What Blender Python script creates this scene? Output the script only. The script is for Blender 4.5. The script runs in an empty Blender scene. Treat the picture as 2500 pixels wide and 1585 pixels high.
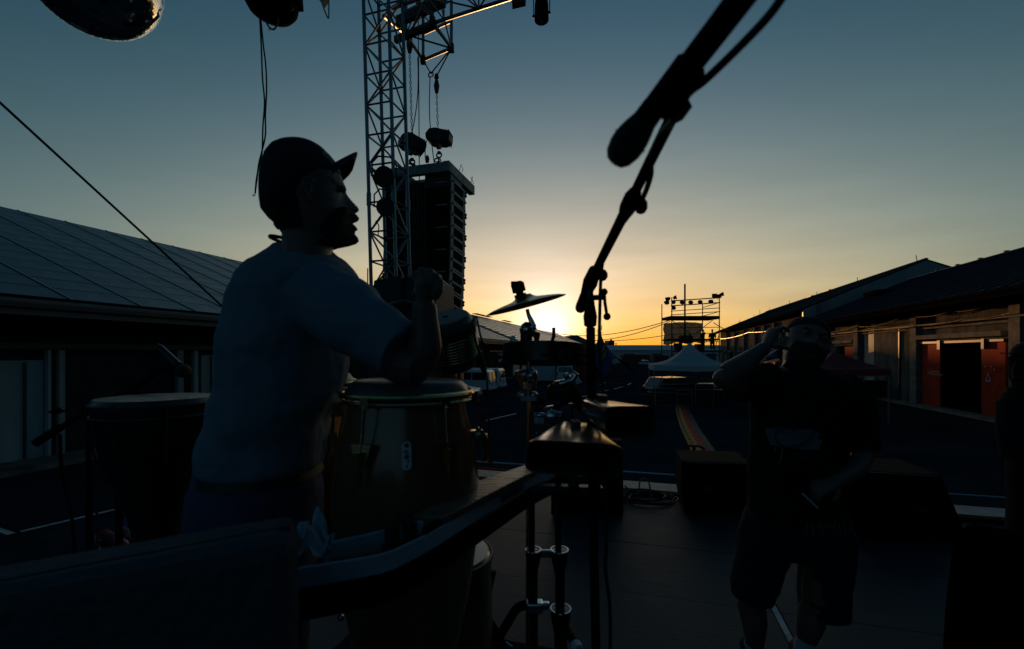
import bpy, math, random
from math import sin, cos, tan, pi, radians, atan2, sqrt
from mathutils import Vector as V, Matrix
random.seed(7)
C = bpy.context.scene.collection
SC = bpy.context.scene

# ---------------------------------------------------------------- camera
HC = 3.3                      # eye height over the asphalt (the stage floor is 1.8 m up)
ST = 1.8
cam = bpy.data.objects.new('camera', bpy.data.cameras.new('camera'))
C.objects.link(cam)
cam.location = (0, 0, HC)
cam.rotation_euler = (pi/2, 0, 0)
cam.data.lens = 16; cam.data.sensor_width = 36
cam.data.shift_y = 0.0278
cam.data.clip_start = 0.05; cam.data.clip_end = 3000
cam.data.dof.use_dof = True
cam.data.dof.focus_distance = 9.0
cam.data.dof.aperture_fstop = 4.0
SC.camera = cam
SC.view_settings.view_transform = 'Standard'
SC.view_settings.look = 'None'
SC.view_settings.exposure = 0
SC.view_settings.gamma = 1

# ---------------------------------------------------------------- sky: dusk, sun just behind the warehouse ridge
SUN_EL = radians(1.2); SUN_AZ = radians(4.3)
SUN = V((sin(SUN_AZ)*cos(SUN_EL), cos(SUN_AZ)*cos(SUN_EL), sin(SUN_EL)))
world = bpy.data.worlds.new("World"); SC.world = world; world.use_nodes = True
nt = world.node_tree; nt.nodes.clear()
def wm(op, a, b=None, c=None):
    n = nt.nodes.new('ShaderNodeMath'); n.operation = op
    for i, v in enumerate((a, b, c)):
        if v is None: continue
        if isinstance(v, (int, float)): n.inputs[i].default_value = v
        else: nt.links.new(v, n.inputs[i])
    return n.outputs[0]
def wv(op, a, b, out=0):
    n = nt.nodes.new('ShaderNodeVectorMath'); n.operation = op
    for i, v in enumerate((a, b)):
        if isinstance(v, (tuple, V)): n.inputs[i].default_value = tuple(v)
        elif isinstance(v, (int, float)): n.inputs[i].default_value = (v, v, v)
        else: nt.links.new(v, n.inputs[i])
    return n.outputs[out]
def wscale(vec, f):
    n = nt.nodes.new('ShaderNodeVectorMath'); n.operation = 'SCALE'
    n.inputs[0].default_value = vec; nt.links.new(f, n.inputs['Scale']); return n.outputs[0]
tc = nt.nodes.new('ShaderNodeTexCoord')
dirn = wv('NORMALIZE', tc.outputs['Generated'], (0, 0, 0))
sep = nt.nodes.new('ShaderNodeSeparateXYZ'); nt.links.new(dirn, sep.inputs[0])
elev = wm('ARCSINE', wm('MAXIMUM', sep.outputs['Z'], 0.0))
gang = wm('ARCCOSINE', wm('MINIMUM', wv('DOT_PRODUCT', dirn, V((0.0762, 0.9964, 0.0359)).normalized(), 1), 0.99999))
ex = lambda x, k: wm('EXPONENT', wm('MULTIPLY', x, -1.0/k))
WT = [[0.0015, 0.1267, 0.1951], [-0.2152, -0.2605, -0.1774], [0.3932, 0.4146, 0.3896], [0.3156, 0.7296, 1.2052], [0.1181, -0.0185, -0.0435], [0.1371, 0.1747, 0.2243], [-0.6361, -0.6726, -0.9962], [1.0985, 0.6936, 0.2707]]
e1 = ex(elev, .10)
gg = wm('EXPONENT', wm('MULTIPLY', wm('POWER', wm('DIVIDE', gang, .9), 2.0), -1.0))
feats = [e1, ex(elev, .30), ex(gang, .07), ex(gang, .25), gg, wm('MULTIPLY', e1, ex(gang, .9)), wm('MULTIPLY', ex(elev, .30), gg)]
acc = None
for w, f_ in zip(WT[1:], feats):
    s = wscale(w, f_)
    acc = wv('ADD', s, tuple(WT[0])) if acc is None else wv('ADD', acc, s)
# faint high cirrus, strongest low down
nz = nt.nodes.new('ShaderNodeTexNoise'); nz.inputs['Scale'].default_value = 3.0; nz.inputs['Detail'].default_value = 5
mp = nt.nodes.new('ShaderNodeMapping'); mp.inputs['Scale'].default_value = (1.2, 1.2, 9)
nt.links.new(dirn, mp.inputs[0]); nt.links.new(mp.outputs[0], nz.inputs['Vector'])
cl = wm('MULTIPLY_ADD', wm('MULTIPLY', wm('SUBTRACT', nz.outputs['Fac'], .5), ex(elev, .2)), 0.32, 1.0)
acc = wv('MULTIPLY', acc, cl)
acc = wv('MAXIMUM', acc, (0.01, 0.10, 0.15))
cmb = nt.nodes.new('ShaderNodeSeparateXYZ'); nt.links.new(acc, cmb.inputs[0])
cc = nt.nodes.new('ShaderNodeCombineXYZ')
for i in range(3): nt.links.new(wm('POWER', cmb.outputs[i], 2.25), cc.inputs[i])
sky = nt.nodes.new('ShaderNodeTexSky'); sky.sky_type = 'NISHITA'; sky.sun_disc = False
sky.sun_elevation = SUN_EL; sky.sun_rotation = SUN_AZ
bg1 = nt.nodes.new('ShaderNodeBackground'); nt.links.new(cc.outputs[0], bg1.inputs[0]); bg1.inputs[1].default_value = 1.05
bg2 = nt.nodes.new('ShaderNodeBackground'); nt.links.new(sky.outputs[0], bg2.inputs[0]); bg2.inputs[1].default_value = 0.01
ads = nt.nodes.new('ShaderNodeAddShader'); out = nt.nodes.new('ShaderNodeOutputWorld')
nt.links.new(bg1.outputs[0], ads.inputs[0]); nt.links.new(bg2.outputs[0], ads.inputs[1]); nt.links.new(ads.outputs[0], out.inputs[0])

sun = bpy.data.objects.new('sun', bpy.data.lights.new('sun', 'SUN')); C.objects.link(sun)
sun.data.energy = 2.3; sun.data.angle = radians(0.6); sun.data.color = (1.0, 0.47, 0.16)
sun.rotation_euler = (-SUN).to_track_quat('-Z', 'Y').to_euler()
sun.location = (0, 30, 30)

# ---------------------------------------------------------------- coordinates
FP, CX, CY = 1111.0, 1250.0, 862.0
def at(px, py, Y):             # the point at depth Y seen at a photo pixel
    return V(((px-CX)/FP*Y, Y, HC-(py-CY)/FP*Y))
def ground(px, py, z=0.0):
    Y = (HC-z)*FP/(py-CY); return V(((px-CX)/FP*Y, Y, z))
TH = atan2(315, 1111)
U = V((sin(TH), cos(TH), 0)); N = V((cos(TH), -sin(TH), 0)); Z = V((0, 0, 1))
def W(s, c, z): return U*s + N*c + Z*z        # street coordinates: s along the warehouses, c across
def s_of(px, c):
    k = (px-CX)/FP; return c*(.9621+.2728*k)/(.9621*k-.2728)

# ---------------------------------------------------------------- materials
def mat(name, rgb, rough=.6, metal=0.0, noise=None, bump=None, spec=.5, coat=0, emit=None, dark=None, alpha=None):
    m = bpy.data.materials.new(name); m.use_nodes = True
    t = m.node_tree; b = t.nodes['Principled BSDF']
    b.inputs['Base Color'].default_value = (*rgb, 1); b.inputs['Roughness'].default_value = rough
    b.inputs['Metallic'].default_value = metal; b.inputs['Specular IOR Level'].default_value = spec
    if coat: b.inputs['Coat Weight'].default_value = coat; b.inputs['Coat Roughness'].default_value = .12
    if emit: b.inputs['Emission Color'].default_value = (*emit[0], 1); b.inputs['Emission Strength'].default_value = emit[1]
    if alpha is not None: b.inputs['Alpha'].default_value = alpha
    co = t.nodes.new('ShaderNodeTexCoord')
    if noise:
        sc, amt = noise[0], noise[1]
        n = t.nodes.new('ShaderNodeTexNoise'); n.inputs['Scale'].default_value = sc; n.inputs['Detail'].default_value = 8
        n.inputs['Roughness'].default_value = .65
        if len(noise) > 2:
            mpn = t.nodes.new('ShaderNodeMapping'); mpn.inputs['Scale'].default_value = noise[2]
            t.links.new(co.outputs['Object'], mpn.inputs[0]); t.links.new(mpn.outputs[0], n.inputs['Vector'])
        else: t.links.new(co.outputs['Object'], n.inputs['Vector'])
        r = t.nodes.new('ShaderNodeValToRGB')
        d = dark or tuple(c*(1-amt) for c in rgb)
        r.color_ramp.elements[0].position = .32; r.color_ramp.elements[0].color = (*d, 1)
        r.color_ramp.elements[1].position = .68; r.color_ramp.elements[1].color = (*[min(1, c*(1+amt*.6)) for c in rgb], 1)
        t.links.new(n.outputs['Fac'], r.inputs[0]); t.links.new(r.outputs[0], b.inputs['Base Color'])
        rr = t.nodes.new('ShaderNodeMapRange'); rr.inputs['To Min'].default_value = max(0, rough-.12); rr.inputs['To Max'].default_value = min(1, rough+.12)
        t.links.new(n.outputs['Fac'], rr.inputs[0]); t.links.new(rr.outputs[0], b.inputs['Roughness'])
    if bump:
        n2 = t.nodes.new('ShaderNodeTexNoise'); n2.inputs['Scale'].default_value = bump[0]; n2.inputs['Detail'].default_value = 6
        if len(bump) > 2:
            mpb = t.nodes.new('ShaderNodeMapping'); mpb.inputs['Scale'].default_value = bump[2]
            t.links.new(co.outputs['Object'], mpb.inputs[0]); t.links.new(mpb.outputs[0], n2.inputs['Vector'])
        else: t.links.new(co.outputs['Object'], n2.inputs['Vector'])
        bp = t.nodes.new('ShaderNodeBump'); bp.inputs['Strength'].default_value = bump[1]; bp.inputs['Distance'].default_value = .02
        t.links.new(n2.outputs['Fac'], bp.inputs['Height']); t.links.new(bp.outputs[0], b.inputs['Normal'])
    return m
M = dict(
 asphalt=mat('asphalt', (.020, .034, .045), .9, noise=(.35, .45), bump=(60, .5), spec=0),
 paint=mat('road_paint', (.62, .64, .64), .6, noise=(9, .5)),
 ply=mat('stage_plywood', (.024, .040, .047), .6, spec=.3, noise=(1.6, .6, (1, 3, 1)), bump=(25, .12), dark=(.022, .030, .036)),
 plank=mat('pale_plank', (.42, .4, .38), .6, noise=(6, .4)),
 conc=mat('old_concrete', (.17, .165, .15), .95, spec=0.0, noise=(1.1, .55, (1, 1, .5)), bump=(8, .8)),
 conc2=mat('pale_concrete', (.27, .25, .22), .9, spec=.0, noise=(2.2, .4), bump=(12, .6)),
 teal=mat('pale_teal_paint', (.33, .42, .42), .7, noise=(.8, .4, (1, 1, .3)), bump=(5, .3)),
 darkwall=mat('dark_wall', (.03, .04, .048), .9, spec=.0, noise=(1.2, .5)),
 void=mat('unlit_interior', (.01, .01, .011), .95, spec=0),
 red=mat('red_door_paint', (.50, .055, .025), .8, spec=0.05, noise=(1.6, .35), bump=(10, .3)),
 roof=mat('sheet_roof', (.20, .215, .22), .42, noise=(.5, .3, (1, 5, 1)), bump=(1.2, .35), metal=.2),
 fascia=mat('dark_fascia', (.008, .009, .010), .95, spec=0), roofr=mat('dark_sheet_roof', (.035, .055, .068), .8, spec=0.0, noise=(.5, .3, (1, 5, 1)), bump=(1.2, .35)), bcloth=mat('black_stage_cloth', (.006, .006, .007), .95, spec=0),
 roof2=mat('weathered_roof_sheet', (.42, .36, .29), .28, noise=(.6, .35, (1, 4, 1)), metal=.55, bump=(2, .3)), rail2=mat('dark_roof_seam', (.05, .045, .04), .7),
 rooftop=mat('roof_trim', (.1, .105, .11), .5, metal=.3),
 solar=mat('solar_panel', (.018, .034, .045), .34, noise=(2, .2), spec=.55),
 rail=mat('aluminium_rail', (.5, .52, .53), .35, metal=.9),
 steel=mat('truss_aluminium', (.20, .225, .235), .42, metal=.85, noise=(14, .3)),
 steeldark=mat('dark_steel', (.06, .06, .062), .5, metal=.6, noise=(20, .3)),
 black=mat('black_plastic', (.012, .012, .013), .5, noise=(30, .2)),
 blackmat=mat('matt_black', (.008, .008, .009), .85, spec=.06),
 blackgloss=mat('semi_gloss_black', (.012, .012, .012), .28),
 grille=mat('speaker_grille', (.03, .031, .032), .55, metal=.5, bump=(400, .6)),
 cabside=mat('cabinet_side_plate', (.30, .34, .32), .6, metal=.1, noise=(10, .3)),
 chrome=mat('chrome', (.62, .63, .64), .16, metal=1),
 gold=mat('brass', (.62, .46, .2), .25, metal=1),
 wood=mat('lacquered_oak', (.21, .095, .038), .25, noise=(3, .3, (6, 6, .5)), coat=.6),
 woodred=mat('red_wood', (.28, .08, .03), .3, noise=(3, .3, (6, 6, .5)), coat=.5),
 board=mat('scuffed_wood', (.22, .16, .11), .38, noise=(4, .5, (1, 9, 1)), bump=(9, .3, (1, 9, 1))),
 skinhead=mat('drum_skin', (.45, .42, .37), .5, noise=(9, .2)),
 hide=mat('dark_drum_skin', (.10, .09, .075), .4, noise=(9, .3)),
 cym=mat('bronze_cymbal', (.42, .31, .17), .3, metal=1, bump=(1, .2, (60, 60, 1))),
 bell=mat('cowbell_enamel', (.045, .035, .028), .3, coat=.4, noise=(18, .35)),
 traygrey=mat('grey_enamel', (.56, .66, .72), .42, noise=(7, .25), metal=.2),
 badge=mat('white_badge', (.75, .78, .8), .35), orange=mat('orange_ink', (.75, .18, .05), .5),
 teeL=mat('slate_blue_cotton', (.145, .23, .28), .95, noise=(5, .25), bump=(6, .7)),
 jeans=mat('navy_denim', (.06, .07, .14), .9, noise=(30, .3), bump=(14, .5)),
 cap=mat('navy_cap_cloth', (.014, .015, .022), .9, bump=(90, .3)),
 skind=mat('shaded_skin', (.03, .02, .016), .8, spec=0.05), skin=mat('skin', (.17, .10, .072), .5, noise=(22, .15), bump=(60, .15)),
 stubble=mat('short_beard', (.085, .056, .042), .8, bump=(200, .8), spec=.1), beard=mat('dark_hair', (.012, .009, .008), .85, bump=(160, 1.0)),
 teeR=mat('black_cotton', (.014, .014, .016), .95, spec=.1, bump=(7, .7)),
 shorts=mat('dark_shorts_cloth', (.014, .015, .024), .95, bump=(9, .6)),
 prnt=mat('shirt_print_grey', (.16, .2, .22), .9), prntd=mat('shirt_print_dark', (.03, .034, .034), .9), prntb=mat('shirt_print_blue', (.06, .08, .16), .9),
 sock=mat('white_sock', (.5, .53, .56), .95, bump=(80, .4)), shoe=mat('dark_shoe', (.03, .025, .025), .6), shoeo=mat('orange_trim', (.6, .2, .08), .6),
 eye=mat('eye', (.08, .07, .065), .25), bead=mat('pearl', (.5, .5, .48), .3),
 tent=mat('white_canvas', (.80, .84, .86), .8, noise=(3, .12), bump=(2.0, .4)),
 redtent=mat('red_canvas', (.38, .05, .045), .8, bump=(2, .4)), bluetent=mat('dark_blue_canvas', (.02, .035, .12), .7, bump=(2, .3)),
 yellow=mat('yellow_ink', (.6, .4, .05), .6), tarp=mat('pale_mesh_tarp', (.42, .37, .29), .8, noise=(2, .3), bump=(2.5, 1.0)),
 vanw=mat('white_van_paint', (.82, .85, .87), .32, coat=.4, noise=(3, .1)), suv=mat('dark_green_car_paint', (.03, .04, .04), .25, coat=.6),
 glass=mat('tinted_glass', (.01, .013, .015), .08, spec=.8), tyre=mat('tyre', (.012, .012, .012), .85), rim=mat('wheel_rim', (.3, .3, .31), .4, metal=.8),
 lampred=mat('tail_lamp', (.3, .015, .01), .2), lampclr=mat('head_lamp', (.7, .7, .68), .1),
 ctred=mat('red_container_steel', (.20, .035, .03), .7, noise=(1, .4)), farwhite=mat('far_white_hall', (.5, .52, .54), .7, noise=(.1, .1)),
 fardark=mat('far_dark_hall', (.09, .085, .08), .8), ship=mat('ship_paint', (.10, .095, .09), .7),
 mirror=mat('mirror_tile', (.8, .8, .8), .06, metal=1), grout=mat('ball_core', (.02, .02, .02), .8),
 rope=mat('black_cable', (.012, .012, .012), .6), ramp_y=mat('yellow_ramp', (.92, .36, .08), .7, spec=.08, noise=(6, .5)),
 ramp_r=mat('red_brown_lid', (.72, .085, .035), .7, spec=.08, noise=(5, .45)), ramp_k=mat('black_ramp', (.05, .05, .045), .7, noise=(6, .4)),
 extred=mat('extinguisher_red', (.35, .02, .015), .35), bluebag=mat('blue_tarp', (.05, .1, .25), .7, bump=(12, 1)),
 tissue=mat('white_tissue', (.55, .58, .6), .9, bump=(30, .5)), ctan=mat('lit_cable_sheath', (.5, .36, .22), .45),
 white=mat('white_panel', (.55, .58, .6), .6, noise=(2, .15)), padded=mat('padded_black_cloth', (.05, .062, .07), .75, bump=(50, .3)),
 lens=mat('lamp_lens', (.05, .05, .05), .12, spec=.9),
)

# ---------------------------------------------------------------- mesh builder
def translucent(m, col, f):
    t = m.node_tree; b = t.nodes['Principled BSDF']; o = [n for n in t.nodes if n.type == 'OUTPUT_MATERIAL'][0]
    tr = t.nodes.new('ShaderNodeBsdfTranslucent'); tr.inputs[0].default_value = (*col, 1); mx = t.nodes.new('ShaderNodeMixShader'); mx.inputs[0].default_value = f
    t.links.new(b.outputs[0], mx.inputs[1]); t.links.new(tr.outputs[0], mx.inputs[2]); t.links.new(mx.outputs[0], o.inputs[0])
translucent(M['tarp'], (.5, .38, .24), .55); translucent(M['tent'], (.75, .75, .72), .4); translucent(M['redtent'], (.3, .04, .03), .25)
class MB:
    def __init__(s): s.v = []; s.f = []
    def add(s, vs, fs):
        o = len(s.v); s.v += [V(p) for p in vs]; s.f += [tuple(i+o for i in f) for f in fs]; return s
    def box(s, c, size, ax=None):
        X, Y, Zz = ax or (V((1, 0, 0)), V((0, 1, 0)), Z)
        a, b, d = size[0]/2, size[1]/2, size[2]/2
        p = [V(c)+X*(a*i)+Y*(b*j)+Zz*(d*k) for k in (-1, 1) for i, j in ((-1, -1), (1, -1), (1, 1), (-1, 1))]
        return s.add(p, [(0, 3, 2, 1), (4, 5, 6, 7), (0, 1, 5, 4), (1, 2, 6, 5), (2, 3, 7, 6), (3, 0, 4, 7)])
    def wbox(s, s0, s1, c0, c1, z0, z1):       # box in street coordinates
        return s.box(W((s0+s1)/2, (c0+c1)/2, (z0+z1)/2), (abs(c1-c0), abs(s1-s0), abs(z1-z0)), (N, U, Z))
    def bar(s, p0, p1, w, h, up=Z):
        p0, p1 = V(p0), V(p1); d = (p1-p0); L = d.length; d.normalize()
        x = d.cross(up)
        if x.length < 1e-4: x = d.cross(V((1, 0, 0)))
        x.normalize(); y = x.cross(d)
        return s.box((p0+p1)/2, (w, L, h), (x, d, y))
    def tube(s, pts, r, seg=8, flat=1.0, up=None, cap=True):
        pts = [V(p) for p in pts]; n = len(pts)
        rs = r if isinstance(r, (list, tuple)) else [r]*n
        rings = []; prev = None
        for i in range(n):
            t = (pts[min(i+1, n-1)]-pts[max(i-1, 0)]).normalized()
            if prev is None:
                ref = up or (Z if abs(t.z) < .9 else V((1, 0, 0)))
                x = t.cross(ref).normalized()
            else:
                x = (prev - t*prev.dot(t)).normalized()
            prev = x; y = t.cross(x)
            rings.append([pts[i]+x*(rs[i]*cos(2*pi*k/seg))+y*(rs[i]*flat*sin(2*pi*k/seg)) for k in range(seg)])
        return s.rings(rings, cap)
    def rings(s, rings, cap=True, closed=True):
        k = len(rings[0]); vs = [p for r in rings for p in r]; fs = []
        for i in range(len(rings)-1):
            for j in range(k if closed else k-1):
                a = i*k+j; b = i*k+(j+1) % k
                fs.append((a, b, b+k, a+k))
        if cap:
            fs.append(tuple(reversed(range(k)))); fs.append(tuple(range((len(rings)-1)*k, len(rings)*k)))
        return s.add(vs, fs)
    def lathe(s, prof, o=(0, 0, 0), axis=Z, seg=24, cap=True):
        axis = V(axis).normalized(); ref = V((1, 0, 0)) if abs(axis.x) < .9 else V((0, 1, 0))
        x = axis.cross(ref).normalized(); y = axis.cross(x)
        return s.rings([[V(o)+axis*t+x*(r*cos(2*pi*k/seg))+y*(r*sin(2*pi*k/seg)) for k in range(seg)] for r, t in prof], cap)
    def ball(s, c, r, seg=12, ax=None):
        rr = r if isinstance(r, (tuple, list)) else (r, r, r)
        X, Y, Zz = ax or (V((1, 0, 0)), V((0, 1, 0)), Z)
        rings = []
        n = max(4, seg//2)
        for i in range(n+1):
            a = -pi/2+pi*i/n; q = max(cos(a), .02)
            rings.append([V(c)+X*(rr[0]*q*cos(2*pi*k/seg))+Y*(rr[1]*q*sin(2*pi*k/seg))+Zz*(rr[2]*sin(a)) for k in range(seg)])
        return s.rings(rings)
    def prism(s, poly, ext):
        poly = [V(p) for p in poly]; n = len(poly); ext = V(ext)
        return s.add(poly+[p+ext for p in poly], [tuple(reversed(range(n))), tuple(range(n, 2*n))]+[(i, (i+1) % n, (i+1) % n+n, i+n) for i in range(n)])
    def quad(s, *p): return s.add(p, [tuple(range(len(p)))])
    def torus(s, c, R, r, axis=Z, seg=16, rs=6):
        axis = V(axis).normalized(); ref = V((1, 0, 0)) if abs(axis.x) < .9 else V((0, 1, 0))
        x = axis.cross(ref).normalized(); y = axis.cross(x); vs = []; fs = []
        for i in range(seg):
            a = 2*pi*i/seg; d = x*cos(a)+y*sin(a)
            for j in range(rs):
                b = 2*pi*j/rs; vs.append(V(c)+d*(R+r*cos(b))+axis*(r*sin(b)))
        for i in range(seg):
            for j in range(rs):
                fs.append((i*rs+j, ((i+1) % seg)*rs+j, ((i+1) % seg)*rs+(j+1) % rs, i*rs+(j+1) % rs))
        return s.add(vs, fs)
    def build(s, name, m, parent=None, smooth=False, bevel=0, remesh=0, sub=0, loc=None, sm=0):
        off = V((0, 0, 0))
        if parent is not None:
            q = parent
            while q is not None: off = off+q.location; q = q.parent
        elif loc is not None: off = V(loc)
        me = bpy.data.meshes.new(name); me.from_pydata([tuple(p-off) for p in s.v], [], s.f)
        me.materials.append(m)
        if smooth: me.polygons.foreach_set('use_smooth', [True]*len(me.polygons))
        me.update()
        o = bpy.data.objects.new(name, me); C.objects.link(o)
        if parent is not None: o.parent = parent
        elif loc is not None: o.location = loc
        if remesh:
            md = o.modifiers.new('remesh', 'REMESH'); md.mode = 'VOXEL'; md.voxel_size = remesh; md.use_smooth_shade = True
            if sm: ms = o.modifiers.new('soft', 'SMOOTH'); ms.iterations = sm; ms.factor = .5
        if bevel:
            bv = o.modifiers.new('bevel', 'BEVEL'); bv.width = bevel; bv.segments = 2; bv.limit_method = 'ANGLE'; bv.angle_limit = radians(40)
        if sub:
            sb = o.modifiers.new('sub', 'SUBSURF'); sb.levels = sub; sb.render_levels = sub
        if smooth and not remesh and len(me.polygons) < 20000:
            try: me.set_sharp_from_angle(angle=radians(38))
            except Exception: pass
        return o
def wrinkle(o, size=.09, strength=.016):
    t = bpy.data.textures.new('folds', 'CLOUDS'); t.noise_scale = size; t.noise_depth = 2; t.noise_basis = 'ORIGINAL_PERLIN'
    e = bpy.data.objects.get('fold_space')
    d = o.modifiers.new('folds', 'DISPLACE'); d.texture = t; d.strength = strength; d.mid_level = .5; d.texture_coords = 'LOCAL'
    s_ = o.modifiers.new('soft2', 'SMOOTH'); s_.iterations = 2; return o
def tag(o, label=None, cat=None, group=None, kind=None):
    if label: o['label'] = label
    if cat: o['category'] = cat
    if group: o['group'] = group
    if kind: o['kind'] = kind
    return o
def thing(name, label, cat, loc=(0, 0, 0), group=None):
    o = bpy.data.objects.new(name, None); C.objects.link(o); o.location = loc
    o.empty_display_size = .2
    return tag(o, label, cat, group)
def copy_tree(o, parent=None):
    c = o.copy(); C.objects.link(c)
    if parent is not None: c.parent = parent
    for ch in list(o.children): copy_tree(ch, c)
    return c
def kids(o): return list(o.children)
def cat_curve(pts, n=8):       # Catmull-Rom through points
    pts = [V(p) for p in pts]; P = [pts[0]*2-pts[1]]+pts+[pts[-1]*2-pts[-2]]; o = []
    for i in range(1, len(P)-2):
        a, b, c, d = P[i-1:i+3]
        for k in range(n):
            t = k/n; o.append(.5*((2*b)+(c-a)*t+(2*a-5*b+4*c-d)*t*t+(3*b-3*c+d-a)*t**3))
    o.append(pts[-1]); return o
def sag(p0, p1, d, n=24):
    p0, p1 = V(p0), V(p1); return [p0.lerp(p1, i/n)-Z*(4*d*(i/n)*(1-i/n)) for i in range(n+1)]
def text_part(body, size, loc, X, Y, m, parent, name='lettering', depth=.001):
    cu = bpy.data.curves.new(name, 'FONT'); cu.body = body; cu.size = size; cu.extrude = depth; cu.align_x = 'CENTER'; cu.align_y = 'CENTER'
    t = bpy.data.objects.new(name+'_tmp', cu); C.objects.link(t)
    dg = bpy.context.evaluated_depsgraph_get(); me = bpy.data.meshes.new_from_object(t.evaluated_get(dg))
    bpy.data.objects.remove(t)
    off = V((0, 0, 0)); q = parent
    while q is not None: off = off+q.location; q = q.parent
    X = V(X).normalized(); Y = V(Y).normalized(); Zc = X.cross(Y)
    for v in me.vertices: v.co = V(loc)+X*v.co.x+Y*v.co.y+Zc*v.co.z-off
    me.materials.clear(); me.materials.append(m)
    o = bpy.data.objects.new(name, me); C.objects.link(o); o.parent = parent; return o

# ================================================================= SETTING
g = MB(); g.quad((-900, -300, 0), (900, -300, 0), (900, 1500, 0), (-900, 1500, 0))
tag(g.build('ground', M['asphalt']), 'dark asphalt yard between the warehouses', kind='structure')

def strip(pts, w, name, m, label, z=.004, kind='structure'):
    b = MB(); 
    for p, q in pts:
        p, q = V(p), V(q); d = (q-p).normalized(); s_ = V((-d.y, d.x, 0))*w/2
        b.quad(p+s_+Z*z, p-s_+Z*z, q-s_+Z*z, q+s_+Z*z)
    return b
lines = [((1186, 1027), (1260, 1010)), ((1416, 970), (1438, 965)), ((1465, 956), (1489, 952)), ((1499, 950), (1522, 944)), ((1532, 940), (1542, 935)),
         ((1465, 940), (1478, 934)), ((1406, 938), (1421, 933)), ((51, 1298), (359, 1226)), ((-40, 1281), (28, 1304)), ((1446, 928), (1454, 928)), ((1330, 996), (1345, 992))]
for a, b_ in lines:
    o = strip([(ground(*a), ground(*b_))], .11, 'l', None, None).build('road_marking', M['paint']); tag(o, kind='structure', group='white parking lines on the asphalt', label='worn white parking line painted on the asphalt')

# ---- stage
deck = MB(); sj = [-2.5, -.8, .45, 1.7, 2.95, 3.72, 4.98]; cj = [-3.57, -1.4, .775, 2.95, 5.1, 7.3]
deck.wbox(-2.5, 4.98, -3.57, 7.3, 1.2, 1.77)
stage = tag(deck.build('stage_floor', M['blackmat']), 'black plywood stage floor laid in panels', kind='structure')
for i in range(len(sj)-1):
    for j in range(len(cj)-1):
        MB().wbox(sj[i]+.0022, sj[i+1]-.0022, cj[j]+.0022, cj[j+1]-.0022, 1.77, 1.80+random.uniform(-.002, .001)).build('stage_panel', M['ply'], stage, bevel=.0012)
for s0, m_, z0, z1, w_ in ((4.99, 'blackmat', 1.72, 1.84, .09),):
    MB().wbox(s0, s0+w_, -3.57, 7.3, z0, z1).build('edge_bar', M[m_], stage)
led = MB().wbox(5.10, 5.52, -3.5, 7.2, 1.72, 1.80)
tag(led.build('stage_ledge', M['plank'], bevel=.004), 'pale plank ledge along the front edge of the stage', kind='structure')
tape = MB(); tape.wbox(1.75, 3.05, .735, .765, 1.803, 1.806); 
tag(tape.build('floor_tape', M['paint']), 'white tape line on the stage floor between the bearded man\'s feet', 'tape')
for s0 in (-2.5, 0, 2.5, 4.9):
    b = MB()
    for c in (-3.4, -1.4, .8, 3, 5, 7.1): b.tube([W(s0, c, 0), W(s0, c, 1.2)], .03)
    b.build('scaffold_leg', M['steel'], stage)

# black cloths added outside the frame, to shade the right half of the stage
bk_ = thing('shade_cloths', 'added unseen black cloths behind the camera, shading the right of the stage', 'shade_cloth', W(-3.2, 2, 0))
MB().wbox(-3.25, -3.2, 1.2, 8.1, .0, 7.0).build('back_shade_cloth', M['bcloth'], bk_); MB().wbox(-3.19, 4.9, 8.05, 8.1, 0, 7.0).build('side_shade_cloth', M['bcloth'], bk_)

# ---- crowd barrier in front of the stage
def barrier(c0, c1, name='crowd_barrier'):
    t = thing(name, '', 'barrier', W(8.28, (c0+c1)/2, 0), 'steel crowd barriers in front of the stage')
    b = MB(); 
    for p, q in ((W(8.28, c0, 1.2), W(8.28, c1, 1.2)), (W(8.28, c0, .2), W(8.28, c1, .2)), (W(8.28, c0, 0), W(8.28, c0, 1.2)), (W(8.28, c1, 0), W(8.28, c1, 1.2))): b.tube([p, q], .02, 8)
    b.build('frame', M['rail'], t)
    n = 16
    for i in range(1, n):
        c = c0+(c1-c0)*i/n; MB().tube([W(8.28, c, .2), W(8.28, c, 1.19)], .007, 5).build('bar', M['steel'], t)
    for c in (c0+.25, c1-.25):
        MB().bar(W(7.95, c, .02), W(8.65, c, .02), .05, .03).build('foot', M['steel'], t)
    return t
for k, (a, b_, l) in enumerate(((-3.1, -.75, 'steel crowd barrier glimpsed between the big conga and the lower cowbell'), (-.65, 1.65, 'steel crowd barrier left of the white tent, behind the cable coil'),
      (1.75, 4.0, 'steel crowd barrier directly behind the bearded man'), (4.1, 6.4, 'steel crowd barrier at the far right, beyond the right floor monitor'), (6.5, 8.8, 'steel crowd barrier at the right frame edge, past the right floor monitor'))):
    barrier(a, b_)['label'] = l
rd = MB().wbox(8.05, 8.12, -3.6, -1.2, 1.0, 1.14)
tag(rd.build('striped_board', M['red']), 'low red board behind the conga, along the barrier', 'board')

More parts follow.
